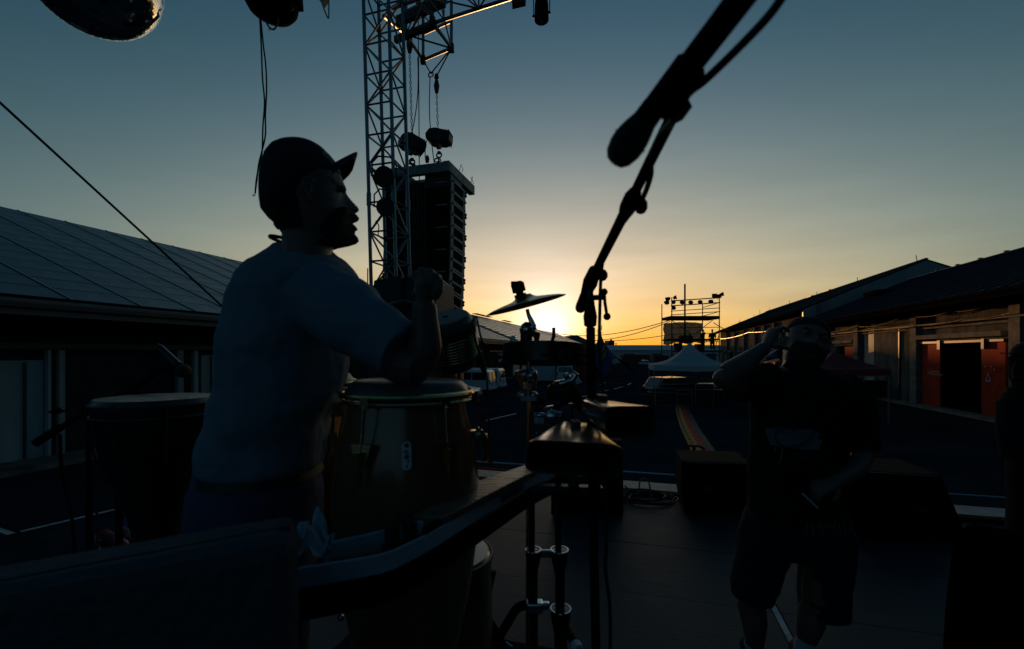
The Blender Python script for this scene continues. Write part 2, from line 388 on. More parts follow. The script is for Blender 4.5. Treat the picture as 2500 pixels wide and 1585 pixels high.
# ---- warehouses
def warehouse_roof(root, s0, s1, ce, ze, w, t, sgn, m, th=.12, back=True):
    cr = ce+sgn*w; zr = ze+t*w
    b = MB(); b.prism([W(s0, ce, ze), W(s0, cr, zr), W(s0, cr, zr-th), W(s0, ce, ze-th)], U*(s1-s0)); b.build('roof', m, root)
    if back:
        b = MB(); b.prism([W(s0, cr+sgn*.01, zr), W(s0, cr+sgn*w, ze), W(s0, cr+sgn*w, ze-th), W(s0, cr+sgn*.01, zr-th)], U*(s1-s0)); b.build('back_roof', m, root)
    return cr, zr
def gable(root, s, c0, c1, cr, z0, zr, m, d=.3):
    b = MB(); b.prism([W(s, c0, 0), W(s, c0, z0), W(s, cr, zr-.15), W(s, c1, z0), W(s, c1, 0)], U*d); b.build('gable_wall', m, root)

# left near warehouse (solar roof)
L1 = thing('warehouse', 'long low warehouse at far left with solar panels over its whole roof', 'warehouse', W(30, -17.8, 0))
CE, ZE = -15.8, 3.3+1.43
cr, zr = warehouse_roof(L1, -14, 58.2, CE, ZE, 13.8, .40, -1, M['roof'])
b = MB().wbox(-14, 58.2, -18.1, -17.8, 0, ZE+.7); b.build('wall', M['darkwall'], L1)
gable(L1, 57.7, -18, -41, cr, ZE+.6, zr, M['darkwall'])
MB().wbox(-14, 58.3, CE-.05, CE+.08, ZE-.42, ZE-.03).build('fascia', M['rooftop'], L1)
MB().wbox(-14, 58.3, CE+.1, CE+.25, ZE-.22, ZE-.1).build('gutter', M['steeldark'], L1)
MB().prism([W(-14, cr-.2, zr+.02), W(-14, cr, zr+.09), W(-14, cr+.2, zr+.02)], U*72.3).build('ridge_cap', M['rooftop'], L1)
# solar panels
slope = V(N*-1+Z*.40).normalized(); slen = 13.8*sqrt(1+.16); nrm = (Z+N*.40).normalized()
def cell(mb, s0, s1, r0, r1, lift=.06, th=.035):
    base = W(0, CE, ZE)
    p = [base+U*s0+slope*r0, base+U*s1+slope*r0, base+U*s1+slope*r1, base+U*s0+slope*r1]
    mb.prism([q+nrm*lift for q in p], nrm*th)
bay = 1.92; rows = 14; rh = slen/rows*.985
proto = None
for i in range(18):
    s0 = 5.32+bay*(i-1)
    for r in range(rows):
        if proto is None:
            mb = MB(); cell(mb, s0+.05, s0+bay-.05, .06+r*rh+.022, .06+(r+1)*rh-.022); proto = mb.build('solar_panel', M['solar'], L1); p0 = W(s0, 0, 0); continue
        q = proto.copy(); C.objects.link(q); q.parent = L1
        q.location = U*(bay*i)+slope*(r*rh)+nrm*random.uniform(-.003, .003)
rest = MB()
for i in range(18, 28):
    s0 = 5.32+bay*(i-1)
    if s0+bay > 58: break
    for r in range(rows): cell(rest, s0+.05, s0+bay-.05, .06+r*rh+.022, .06+(r+1)*rh-.022)
tag(rest.build('solar_panel', M['solar'], L1), kind='stuff')
for i in range(29):
    s0 = 5.32+bay*(i-1); base = W(s0, CE, ZE)
    if s0 > 58: break
    MB().bar(base+nrm*.10, base+slope*slen+nrm*.10, .035, .05, nrm).build('mounting_rail', M['rail'], L1)
# doors and posts on the left wall (photo x ranges)
for i, (x0, x1, zt, m_) in enumerate(((-260, -120, 3.1, 'teal'), (-115, -8, 3.1, 'teal'), (-4, 106, 3.08, 'teal'), (491, 533, 3.2, 'teal'), (560, 640, 3.2, 'teal'))):
    a, b_ = s_of(x0, -17.7), s_of(x1, -17.7)
    d = MB().wbox(a, b_, -17.79, -17.68, .12, zt).build('sliding_door', M[m_], L1, bevel=.01)
    mid = a+(b_-a)*.55
    MB().wbox(mid-.03, mid+.03, -17.675, -17.64, .15, zt-.05).build('door_seam', M['steeldark'], d)
for x0, x1 in ((112, 120), (140, 154), (430, 444), (470, 480)):
    a, b_ = s_of(x0, -17.6), s_of(x1, -17.6)
    MB().wbox(a, b_, -17.66, -17.5, 0, 3.4).build('post', M['teal'], L1)
MB().wbox(4, 58, -17.79, -17.4, 3.42, 3.6).build('door_track', M['steeldark'], L1)
MB().wbox(-14, 58, -17.6, -16.2, 0, .14).build('loading_kerb', M['conc'], L1)

# left far warehouse
L2 = thing('warehouse', 'second pale-roofed warehouse beyond a gap, ending left of the bright sun glow', 'warehouse', W(110, -17.8, 0))
cr, zr = warehouse_roof(L2, 60.4, 166, CE, ZE, 13.8, .40, -1, M['roof'])
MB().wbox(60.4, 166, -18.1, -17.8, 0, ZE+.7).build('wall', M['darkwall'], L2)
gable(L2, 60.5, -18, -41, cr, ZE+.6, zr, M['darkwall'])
MB().wbox(60.3, 166, CE-.05, CE+.1, ZE-.4, ZE-.02).build('fascia', M['rooftop'], L2)
rest = MB(); CEs = CE
for i in range(54):
    s0 = 61+bay*i
    if s0+bay > 165.5: break
    cell(rest, s0+.03, s0+bay-.08, .06, slen*.985, .05)
tag(rest.build('roof_sheet', M['roof2'], L2), kind='stuff')
rl = MB()
for r in range(1, rows):
    base = W(60.6, CE, ZE)+slope*(r*rh)
    rl.bar(base+nrm*.1, base+U*105+nrm*.1, .07, .06, nrm)
tag(rl.build('roof_seam', M['rail2'], L2), kind='stuff')
for s0, l in ((62, 8), (78, 9), (96, 6)):
    MB().bar(W(s0, cr+.4, zr+.25), W(s0+l, cr+.4, zr+.25), .9, .1).build('ridge_vent', M['rooftop'], L2)
for s0 in (63, 68, 74, 82, 92, 104):
    d = MB().wbox(s0, s0+3.4, -17.79, -17.66, .1, 3.2).build('sliding_door', M['white'], L2)
for s0 in (62, 70, 79, 88):
    br = MB(); br.tube([W(s0, -16.2, 0), W(s0, -16.2, ZE-.1)], .09, 6); br.tube([W(s0, -16.2, 3), W(s0+2.4, -16.2, ZE-.2)], .05, 6); br.tube([W(s0, -16.2, 3), W(s0-2.4, -16.2, ZE-.2)], .05, 6)
    br.build('canopy_post', M['steeldark'], L2)
# dark hipped building further off
L3 = thing('hall', 'dark hipped-roof hall at the far end of the left row', 'building', at(1400, 880, 178))
b = MB(); p = [at(1348, 900, 178), at(1350, 832, 178), at(1352, 824, 182), at(1408, 818, 182), at(1450, 838, 178), at(1452, 900, 178)]
b.prism(p, V((0, 26, 0))); b.build('wall', M['fardark'], L3)
b = MB(); b.box(at(1400, 833, 177.5), (15, .6, .8)); b.build('fascia', M['rooftop'], L3)
for x in (1366, 1382, 1398, 1414, 1430):
    MB().box(at(x, 846, 177.6), (1.3, .5, 1.4)).build('window', M['glass'], L3)

# right near warehouse
RE, RZ, RC = 14.84, 6.12, 16.84
R1 = thing('warehouse', 'long concrete warehouse at right with red sliding doors and a deep dark eave', 'warehouse', W(30, RC, 0))
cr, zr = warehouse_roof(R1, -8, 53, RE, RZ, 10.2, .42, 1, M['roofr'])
MB().wbox(-8, 53.05, RE-.08, RE+.03, RZ-.42, RZ-.02).build('fascia', M['fascia'], R1)
MB().wbox(-8, 53.05, RE-.2, RE-.09, RZ-.2, RZ-.08).build('gutter', M['fascia'], R1)
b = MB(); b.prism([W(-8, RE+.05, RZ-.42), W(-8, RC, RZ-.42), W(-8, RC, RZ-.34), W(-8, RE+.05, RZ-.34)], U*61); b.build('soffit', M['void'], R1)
MB().prism([W(-8, cr-.25, zr), W(-8, cr, zr+.12), W(-8, cr+.25, zr)], U*61).build('ridge_cap', M['rooftop'], R1)
for i in range(22):
    s0 = -6+2.6*i
    MB().box(W(s0, cr, zr+.14), (.3, .16, .12), (N, U, Z)).build('ridge_clip', M['rooftop'], R1)
def seam_rows(root, s0, s1, ce, ze, w, t, step):
    sl = (N+Z*t).normalized(); nn = (Z-N*t).normalized(); L = w*sqrt(1+t*t); n = int((s1-s0)/step)
    for i in range(n):
        a = W(s0+step*(i+.5), ce, ze); MB().bar(a+nn*.02, a+sl*L+nn*.02, .05, .05, nn).build('roof_seam', M['roofr'], root)
seam_rows(R1, -8, 53, RE, RZ, 10.2, .42, 1.0)
lv = W(s_of(2148, 20.5), 20.5, RZ+.42*5.7)
b = MB(); b.box(lv+Z*.15, (1.6, 2.4, .35), (N, U, Z)); b.build('roof_hatch', M['fascia'], R1, bevel=.05)
gable(R1, 52.6, RC, RC+16, cr, RZ+.8, zr-.1, M['conc'])
# wall split round the door openings
def door_open(x0, x1): return s_of(x1, RC), s_of(x0, RC)
sA0, sA1 = door_open(2247, 2458); sB0, sB1 = door_open(2040, 2086); zA = 3.9
segs = [(-8, sA0), (sA1, sB0), (sB1, 53)]
for a, b_ in segs: MB().wbox(a, b_, RC, RC+.35, 0, RZ-.42).build('wall', M['conc'], R1)
for a, b_ in ((sA0, sA1), (sB0, sB1)):
    MB().wbox(a, b_, RC, RC+.35, zA, RZ-.42).build('wall', M['conc'], R1)
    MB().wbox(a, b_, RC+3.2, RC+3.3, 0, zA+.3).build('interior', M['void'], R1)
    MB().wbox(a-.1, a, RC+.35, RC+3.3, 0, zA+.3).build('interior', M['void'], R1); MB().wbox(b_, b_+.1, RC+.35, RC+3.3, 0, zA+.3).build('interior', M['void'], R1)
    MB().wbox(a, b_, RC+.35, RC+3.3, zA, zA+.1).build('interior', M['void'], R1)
# lintels
def rbox(x0, x1, z0, z1, c0, c1, name, m, root=None, c=RC-.2, **k):
    a, b_ = s_of(x1, c), s_of(x0, c); return MB().wbox(a, b_, c0, c1, z0, z1).build(name, m, root or R1, **k)
rbox(2241, 2453, 4.12, 4.38, RC-.35, RC-.002, 'lintel', M['conc2'], bevel=.02)
rbox(2036, 2084, 4.12, 4.38, RC-.35, RC-.002, 'lintel', M['conc2'], bevel=.02)
# pilasters
for x0, x1 in ((2225, 2241), (2468, 2497), (2086, 2097), (2012, 2018), (1975, 1980)):
    rbox(x0, x1, 0, RZ-.5, RC-.3, RC-.003, 'pilaster', M['conc2'], bevel=.02)
for x0, x1, zz0, zz1 in ((2105, 2128, 0, 4.9),): rbox(x0, x1, zz0, zz1, RC-.05, RC-.002, 'side_door', M['teal'])
for x0, x1 in ((2130, 2189), (2194, 2222)): rbox(x0, x1, .1, 4.85, RC-.06, RC-.002, 'wall_panel', M['conc'], bevel=.02)
rbox(2190.5, 2193, 0, 5.0, RC-.15, RC-.05, 'downpipe', M['steeldark'])
# red sliding leaves
lf = rbox(2252, 2296, .08, 3.82, RC-.12, RC-.02, 'sliding_door', M['red'], c=RC-.1, bevel=.01)
rt = rbox(2397, 2456, .08, 3.82, RC-.12, RC-.02, 'sliding_door', M['red'], c=RC-.1, bevel=.01)
rf = rbox(2063, 2086, .08, 3.82, RC-.12, RC-.02, 'sliding_door', M['red'], c=RC-.1)
rbox(2248, 2456, 3.86, 3.98, RC-.2, RC-.06, 'door_track', M['steeldark'], c=RC-.1)
for x in (2293, 2401): rbox(x-3, x+4, 3.5, 4.02, RC-.26, RC-.13, 'door_hanger', M['steeldark'], c=RC-.2)
dfwd = -U
def door_text(body, x, py, size):
    s0 = s_of(x, RC-.13); P0 = W(s0, RC-.135, 0); z = HC-(py-CY)/FP*P0.y
    return text_part(body, size, W(s0, RC-.135, z), dfwd, Z, M['paint'], R1, 'chalk_lettering', .003)
# chalked scribbles on the left leaf, a triangle on the other
def scribble(x, py, n, w, h):
    s0 = s_of(x, RC-.13); P0 = W(s0, RC-.135, 0); z = HC-(py-CY)/FP*P0.y; m = MB(); rr = random.Random(n)
    pts = [W(s0+w*(.5-i/n), RC-.135, z+rr.uniform(-h, h)) for i in range(n+1)]
    for i in range(n): m.bar(pts[i], pts[i+1], .022, .008, N)
    return m.build('chalk_scribble', M['paint'], R1)
scribble(2281, 907, 9, 1.0, .07); scribble(2283, 914, 14, 1.5, .1)
s0 = s_of(2413, RC-.13); P0 = W(s0, RC-.135, 0); zc = HC-(925-CY)/FP*P0.y
tri = MB()
pts = [W(s0, RC-.14, zc+.26), W(s0+.17, RC-.14, zc-.08), W(s0-.17, RC-.14, zc-.08)]
for i in range(3): tri.bar(pts[i], pts[(i+1) % 3], .03, .01, N)
tri.bar(W(s0+.14, RC-.14, zc-.14), W(s0-.14, RC-.14, zc-.14), .03, .01, N); tri.build('chalk_triangle', M['paint'], R1)
for x, y in ((2407, 896), (2421, 896), (2429, 903)):
    s0 = s_of(x, RC-.13); P0 = W(s0, RC-.14, 0); MB().ball(W(s0, RC-.14, HC-(y-CY)/FP*P0.y), .03, 8).build('reflector_stud', M['chrome'], R1)
# beams, pipes along the wall
MB().wbox(20, 52, RC-.18, RC-.002, 4.75, 4.86).build('wall_beam', M['conc2'], R1)
MB().tube([W(19, RC-.34, 5.0), W(52, RC-.34, 5.0)], .05, 8).build('pipe', M['rooftop'], R1)
MB().wbox(-8, 53, RC-.8, RC-.002, 0, .16).build('loading_kerb', M['conc2'], R1)
# festoons of cable, catching the sun
cabs = [((1995, 2096), 5.3, 5.5, .22), ((2096, 2200), 5.35, 5.62, .2), ((2232, 2330), 5.55, 5.62, .12), ((2330, 2435), 5.55, 5.75, .12), ((2030, 2120), 5.02, 5.1, .1), ((2120, 2232), 5.12, 4.98, .14), ((2240, 2345), 4.98, 5.05, .06), ((2345, 2466), 5.05, 5.12, .05)]
for i, ((x0, x1), z0, z1, sg) in enumerate(cabs):
    a, b_ = W(s_of(x0, RC-.45), RC-.45, z0), W(s_of(x1, RC-.45), RC-.45, z1)
    m = MB()
    for k in range(2):
        pts = sag(a, b_, sg+.03*k, 30); pts = [p+V((random.uniform(-.01, .01), 0, random.uniform(-.015, .015)))+Z*(.03*k) for p in pts]
        m.tube(pts, .018, 5)
    m.build('wall_cable', M['ctan'], R1)
# lightning rods
for x, y0, y1, c in ((2242, 648, 623, 28.2), (2094, 698, 677, 24.9), (1995, 731, 712, 24.9), (1928, 749, 734, 24.9)):
    Yd = (s_of(x, c)*U+N*c).y; m = MB(); m.tube([at(x, y0+5, Yd), at(x-(6 if y0 < 660 else 1), y1, Yd)], .035, 5); m.box(at(x, y0, Yd), (.3, .3, .35))
    o = m.build('lightning_rod', M['steeldark'], None, loc=at(x, y0+5, Yd)); tag(o, {2242: 'leaning lightning rod beside the highest roof gable', 2094: 'lightning rod on the right ridge, second from the high gable', 1995: 'lightning rod on the right ridge above the bearded man\'s head', 1928: 'lightning rod on the right ridge above the eave step'}[x], 'lightning rod', 'lightning rods on the right-hand roofs')

# right far warehouse
R2 = thing('warehouse', 'taller far warehouse at right whose wall glows orange in the last sun', 'warehouse', W(85, 18.5, 0))
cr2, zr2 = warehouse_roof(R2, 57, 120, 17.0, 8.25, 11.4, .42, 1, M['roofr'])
MB().wbox(57, 120, 16.9, 17.02, 7.85, 8.22).build('fascia', M['fascia'], R2)
MB().wbox(57, 120, 18.5, 18.9, 0, 8.6).build('wall', M['conc'], R2)
gable(R2, 57.05, 17.2, 39.6, cr2, 8.1, zr2, M['roof'])
seam_rows(R2, 57, 119, 17.0, 8.25, 11.4, .42, 3.0)
MB().prism([W(57, cr2-.25, zr2), W(57, cr2, zr2+.14), W(57, cr2+.25, zr2)], U*63).build('ridge_cap', M['rooftop'], R2)
for s0 in (76, 83):
    b = MB(); b.box(W(s0, cr2-2.0, zr2-.72), (1.2, 2.2, .16), (N, U, Z)); b.build('roof_light', M['rooftop'], R2)
for i, x in enumerate((1893, 1868, 1845, 1818, 1795, 1776)):
    s0 = s_of(x, 18.3); a = MB(); a.wbox(s0-.25, s0+.25, 18.05, 18.498, 0, 7.6); a.build('pilaster', M['conc2'], R2, bevel=.02)
for i, x in enumerate((1904, 1881, 1857, 1832, 1808, 1785, 1770)):
    s0 = s_of(x, 18.3); w_ = 1.0
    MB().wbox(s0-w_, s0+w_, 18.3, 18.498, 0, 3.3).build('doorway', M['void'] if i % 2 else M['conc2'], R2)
    MB().wbox(s0-w_-.5, s0+w_+.5, 17.9, 18.498, 3.45, 3.75).build('lintel', M['conc2'], R2)
    MB().wbox(s0+w_, s0+w_+.45, 17.95, 18.498, 0, 3.44).build('door_jamb', M['conc2'], R2)
    lm = MB(); lm.tube([W(s0, 18.3, 5.6), W(s0-.2, 17.6, 5.9), W(s0-.2, 17.2, 5.8)], .05, 5); lm.build('bracket_lamp', M['ctan'], R2)
m = MB(); m.tube(sag(W(58, 18.1, 6.7), W(88, 18.1, 6.9), .3), .05, 5); m.tube(sag(W(88, 18.1, 6.9), W(119, 18.1, 6.7), .3), .05, 5); m.build('wall_cable', M['ctan'], R2)
for x, y0, y1 in ((1878, 764, 752), (1855, 771, 757), (1841, 776, 768), (1806, 787, 780)):
    c = 28.3; Yd = (s_of(x, c)*U+N*c).y; m = MB(); m.tube([at(x, y0+6, Yd), at(x, y1, Yd)], .045, 5); m.box(at(x, y0, Yd), (.3, .3, .3))
    o = m.build('lightning_rod', M['steeldark'], None, loc=at(x, y0+6, Yd)); tag(o, {1878: 'lightning rod on the far right roof, nearest the eave step', 1855: 'lightning rod on the far right roof, second from the eave step', 1841: 'lightning rod on the far right roof, third from the eave step', 1806: 'lightning rod on the far right roof, nearest the lighting tower'}[x], 'lightning rod', 'lightning rods on the right-hand roofs')

# far white hall closing the street
F = thing('hall', 'long low pale hall closing the far end of the street', 'building', (60, 150, 0))
b = MB(); y0 = 150; x0 = (1492-CX)/FP*y0; x1 = (1800-CX)/FP*y0; zt = HC+17/FP*y0
b.box(((x0+x1)/2, y0+6, (zt-1.4)/2), (x1-x0, 12, zt-1.4)); b.build('wall', M['farwhite'], F)
b = MB(); b.prism([(x0-.5, y0-.6, zt-1.4), (x0-.5, y0+6, zt+.4), (x0-.5, y0+12.6, zt-1.4)], V((x1-x0+1, 0, 0))); b.build('roof', M['farwhite'], F)
for i in range(7):
    MB().box((x0+6+i*9, y0-.05, 1.6), (3.2, .12, 3.0)).build('door', M['fardark'], F)
# ship behind
S = thing('ship', 'ship superstructure with a radar mast showing over the hall', 'ship', at(1480, 862, 230))
b = MB(); Y0 = 230
for x0_, x1_, yt, dd in ((1440, 1520, 850, 20), (1462, 1492, 838, 14), (1486, 1500, 832, 10), (1500, 1512, 844, 8)):
    p0, p1 = at(x0_, yt, Y0), at(x1_, 866, Y0); b.box(((p0.x+p1.x)/2, Y0+dd/2, (p0.z+p1.z)/2), (p1.x-p0.x, dd, p0.z-p1.z))
b.build('superstructure', M['ship'], S)
b = MB(); b.tube([at(1467, 845, Y0), at(1466, 812, Y0)], [1.0, .45], 6); b.tube([at(1466, 814, Y0), at(1470, 794, Y0)], .15, 5); b.bar(at(1457, 806, Y0), at(1470, 806, Y0), .3, .3)
b.bar(at(1460, 812, Y0), at(1472, 812, Y0), .9, .2); b.bar(at(1463, 797, Y0), at(1471, 798, Y0), .2, .2); b.bar(at(1464, 801, Y0), at(1471, 802, Y0), .2, .2)
b.tube([at(1460, 812, Y0), at(1460, 808, Y0)], .2, 5); b.ball(at(1464, 808, Y0), .5, 8); b.build('radar_mast', M['ship'], S)
b = MB(); b.tube([at(1492, 834, Y0), at(1492, 829, Y0)], .6, 6); b.tube([at(1504, 844, Y0), at(1504, 838, Y0)], .25, 5); b.bar(at(1496, 838, Y0), at(1508, 838, Y0), .15, .15); b.build('funnel', M['ship'], S)

# ================================================================= YARD
def wheel(parent, c, r=.32, w=.2, ax=V((0, 1, 0))):
    t = MB(); t.lathe([(r*.62, -w/2), (r, -w/2+.03), (r, w/2-.03), (r*.62, w/2)], c, ax, 20); o = t.build('wheel', M['tyre'], parent, smooth=True)
    q = MB(); q.lathe([(.02, -w/2-.01), (r*.6, -w/2+.02), (r*.6, w/2-.02), (.02, w/2+.01)], c, ax, 12); q.build('rim', M['rim'], o)
def vehicle(name, label, cat, group, L, Wd, prof, glass_side, rearwin, frontwin, paint, wheels, lights=True, ribs=False, zr=None):
    """local frame: x forward (nose at +L/2), y left, z up; prof = side outline"""
    t = thing(name, label, cat, (0, 0, 0), group)
    b = MB(); k = .93
    lo = [V((x, -Wd/2, z)) for x, z in prof]; hi = [V((x, Wd/2, z)) for x, z in prof]
    zmax = max(z for _, z in prof)
    def nar(p): f = 1-.10*max(0, (p.z-zmax*.5)/(zmax*.5)); return V((p.x, p.y*f, p.z))
    b.rings([[nar(p) for p in lo], [nar(p) for p in hi]], True)
    b.build('body', paint, t, bevel=.05)
    for poly in glass_side:
        for sd in (-1, 1):
            pts = [nar(V((x, sd*(Wd/2), z)))+V((0, sd*.012, 0)) for x, z in poly]
            MB().prism(pts, V((0, -sd*.02, 0))).build('side_window', M['glass'], t)
    for nm, quad_ in (('rear_window', rearwin), ('windscreen', frontwin)):
        if not quad_: continue
        (xa, za), (xb, zb), hw0, hw1 = quad_
        d = V((xb-xa, 0, zb-za)).normalized(); n_ = V((d.z, 0, -d.x)); n_ = n_ if n_.x*(1 if nm == 'windscreen' else -1) > 0 else -n_
        MB().prism([V((xa, -hw0, za))+n_*.015, V((xa, hw0, za))+n_*.015, V((xb, hw1, zb))+n_*.015, V((xb, -hw1, zb))+n_*.015], -n_*.03).build(nm, M['glass'], t)
    for x, y in wheels:
        wheel(t, V((x, y, .31)), .31)
    xr = min(x for x, _ in prof); xf = max(x for x, _ in prof)
    for sd in (-1, 1):
        MB().box((xr-.0, sd*(Wd/2-.1), zmax*.5), (.06, .12, .34)).build('tail_lamp', M['lampred'], t)
        MB().box((xf-.1, sd*(Wd/2-.22), .72), (.22, .3, .16)).build('headlight', M['lampclr'], t)
        MB().box((L*.22, sd*(Wd/2+.08), zmax*.55), (.1, .14, .18)).build('wing_mirror', M['black'], t, bevel=.02)
    MB().box((xr-.03, 0, .42), (.14, Wd*.96, .2)).build('bumper', M['white'] if paint is M['vanw'] else M['black'], t, bevel=.03)
    MB().box((xr-.02, 0, .72), (.02, .5, .11)).build('number_plate', M['paint'], t)
    MB().box((xf+.02, 0, .42), (.1, Wd*.9, .22)).build('bumper', M['black'], t, bevel=.03)
    if ribs:
        for i in range(9): MB().box((-L*.42+i*.42, 0, zmax+.012), (.12, Wd*.74, .035)).build('roof_rib', paint, t)
    return t
van_prof = [(-2.45, .32), (2.42, .32), (2.48, .75), (2.35, 1.02), (1.75, 1.18), (1.15, 1.82), (.8, 1.9), (-2.2, 1.92), (-2.38, 1.75), (-2.5, .95)]
van = vehicle('minibus', '', 'minibus', 'white minibuses parked nose-in at the left warehouse', 5.0, 1.9, van_prof,
    [[(-2.2, 1.12), (-1.05, 1.12), (-1.05, 1.72), (-2.15, 1.72)], [(-.95, 1.12), (.35, 1.12), (.35, 1.72), (-.95, 1.72)], [(.45, 1.12), (1.55, 1.12), (1.05, 1.68), (.45, 1.72)]],
    ((-2.485, 1.12), (-2.40, 1.72), .78, .72), ((1.72, 1.2), (1.17, 1.8), .8, .72), M['vanw'], [(1.6, -.83), (1.6, .83), (-1.5, -.83), (-1.5, .83)], ribs=True)
MB().box((-2.5, 0, 1.1), (.03, .02, 1.3)).build('door_gap', M['black'], van)
def place(o, p, heading, label=None):
    o.location = V((p[0], p[1], p[2] if len(p) > 2 else 0)); o.rotation_euler = (0, 0, heading)
    if label: o['label'] = label
    return o
hN = atan2((-N).y, (-N).x)             # nose towards the left warehouse
def park(o, px, py, heading, label, back=2.5):
    p = ground(px, py); d = V((cos(heading), sin(heading), 0)); return place(o, p+d*back, heading, label)
park(van, 1203, 960, hN, 'white minibus nearest the big conga, tail towards the yard')
park(copy_tree(van), 1229, 952.5, hN, 'white minibus second in the row, farther from the conga')
v3 = copy_tree(van); park(v3, 1379, 934, pi/2-radians(6), 'white van seen from behind, beyond the tambourine and beside the white booth'); v3['group'] = ''; del v3['group']
v4 = copy_tree(van); v4['label'] = 'van with pale rear panel glimpsed between the standing percussionist and his raised elbow'; park(v4, 878, 958, pi/2+.35, v4['label']); del v4['group']
MB().box((-2.53, .1, 1.35), (.03, 1.2, .75)).build('rear_panel', M['white'], v4)
car_prof = [(-1.8, .3), (1.85, .3), (1.9, .7), (1.75, .86), (.9, .98), (.25, 1.42), (-.2, 1.48), (-1.35, 1.42), (-1.72, 1.0), (-1.85, .8)]
car = vehicle('small_car', 'small white hatchback, bonnet towards the yard, in front of the minibuses', 'car', None, 3.7, 1.6, car_prof,
    [[(-1.4, .98), (-.45, .98), (-.45, 1.36), (-1.15, 1.34)], [(-.38, .98), (.75, 1.0), (.22, 1.34), (-.38, 1.38)]],
    ((-1.77, 1.0), (-1.42, 1.36), .6, .52), ((.88, 1.0), (.28, 1.38), .66, .55), M['vanw'], [(1.15, -.7), (1.15, .7), (-1.15, -.7), (-1.15, .7)])
hC = atan2(N.y, N.x)
park(car, 1168, 980, hC, car['label'], back=-1.9)
c2 = copy_tree(car); park(c2, 1580, 893.5, pi/2+.05, 'distant white car on the open asphalt left of the white tent')
for ch in kids(car):
    if ch.name.startswith('bumper'): pass
sv_prof = [(-2.2, .35), (2.2, .35), (2.25, .8), (2.1, 1.0), (1.15, 1.1), (.45, 1.6), (.1, 1.68), (-1.7, 1.66), (-2.1, 1.1), (-2.22, .9)]
suv = vehicle('estate_car', 'dark green estate car parked half under the white tent', 'car', None, 4.4, 1.8, sv_prof,
    [[(-1.85, 1.08), (-1.0, 1.08), (-1.0, 1.55), (-1.6, 1.55)], [(-.92, 1.08), (-.05, 1.08), (-.05, 1.56), (-.92, 1.56)], [(.03, 1.08), (1.0, 1.12), (.42, 1.52), (.03, 1.55)]],
    ((-2.12, 1.1), (-1.76, 1.6), .72, .62), ((1.12, 1.12), (.48, 1.56), .74, .62), M['suv'], [(1.4, -.78), (1.4, .78), (-1.35, -.78), (-1.35, .78)])
place(suv, at(1655, 975, 31).xy.to_3d(), radians(18))

# white booth, containers, low red barrier
def crate(name, label, cat, p0, p1, dep, m, group=None, ribs=0):
    """box whose camera-side face spans photo points p0 (top left) .. p1 (bottom right on the ground)"""
    a = ground(*p1); Y = a.y; tl = at(p0[0], p0[1], Y)
    w = a.x-tl.x; h = tl.z
    t = thing(name, label, cat, ((a.x+tl.x)/2, Y+dep/2, 0), group)
    MB().box(((a.x+tl.x)/2, Y+dep/2, h/2+.05), (w, dep, h-.1)).build('body', m, t, bevel=.03)
    for i in range(ribs):
        x = tl.x+w*(i+.5)/ribs; MB().box((x, Y-.03, h/2), (w/ribs*.45, .08, h*.88)).build('rib', m, t)
    return t
bo = crate('booth', 'plain white box booth left of the white van, under the tambourine', 'booth', (1306, 892), (1356, 932), 2.4, M['white'])
ct1 = crate('container', 'long dark red container in front of the far hall, left of the distant white car', 'container', (1521, 866), (1588, 891), 3, M['ctred'], 'dark red shipping containers', ribs=12)
ct2 = crate('container', 'dark red container with lit corner posts, between the distant car and the tower', 'container', (1594, 868), (1634, 893), 3, M['ctred'], 'dark red shipping containers', ribs=7)
for x in (1594, 1633):
    a = ground(x, 893); MB().box((a.x, a.y-.1, 1.3), (.5, .3, 2.6)).build('corner_post', M['conc2'], ct2)
lb = crate('counter', 'low red counter with a pale top rail under the blue star tent', 'counter', (1466, 889), (1507, 910), 1.2, M['redtent'])
a = ground(1486, 910); MB().box((a.x, a.y-.05, 1.42), (2.9, .3, .08)).build('top_rail', M['plank'], lb)
cb = crate('site_cabin', 'small pale site cabin seen through the arch of the blue tent', 'cabin', (1469, 866), (1492, 884), 3, M['white'])
rb = crate('windbreak', 'dark red fabric windbreak left of the microphone stand pole', 'windbreak', (1402, 884), (1440, 924), .3, M['redtent'])
bin_ = crate('bin_row', 'row of black equipment cases against the concrete wall behind the bearded man', 'cases', (2102, 930), (2178, 975), 1.1, M['black'], ribs=4)
cone = MB(); p = ground(1404, 933); cone.lathe([(.75, 0), (.1, 1.1)], p, Z, 12)
tag(cone.build('canvas_cover', M['tent'], None, loc=p), 'small grey cone-shaped cover just right of the white van', 'cover')
wc = MB(); p = at(1252, 842, 58); wc.lathe([(.6, 0), (.3, 1.1), (.05, 1.15)], p, Z, 10)
tag(wc.build('roof_cowl', M['white'], None, loc=p), 'pale cowl standing at the eave edge above the tambourine', 'cowl')

# ---- blue star tent
T = thing('star_tent', 'dark blue star-shaped tent with a red and yellow emblem beside the microphone stand', 'tent', at(1466, 862, 66).xy.to_3d())
cx, cy = T.location.x, T.location.y
m = MB(); rings = []; nseg = 48; nr = 10
for j in range(nr+1):
    t_ = j/nr; ring = []
    for k in range(nseg):
        a = 2*pi*k/nseg; q = abs(cos(2*(a+.08)))**5.0
        Rf = 2.9+2.3*q; zf = 2.5*(1-q)**.7
        r = .12+(Rf-.12)*t_; z = 5.9-(5.9-zf)*(t_**.62)
        ring.append(V((cx+r*cos(a), cy+r*sin(a), z)))
    rings.append(ring)
m.rings(rings, cap=False); m.build('canopy', M['bluetent'], T, smooth=True)
MB().tube([V((cx, cy, 0)), V((cx, cy, 5.9))], .06, 8).build('centre_pole', M['steeldark'], T)
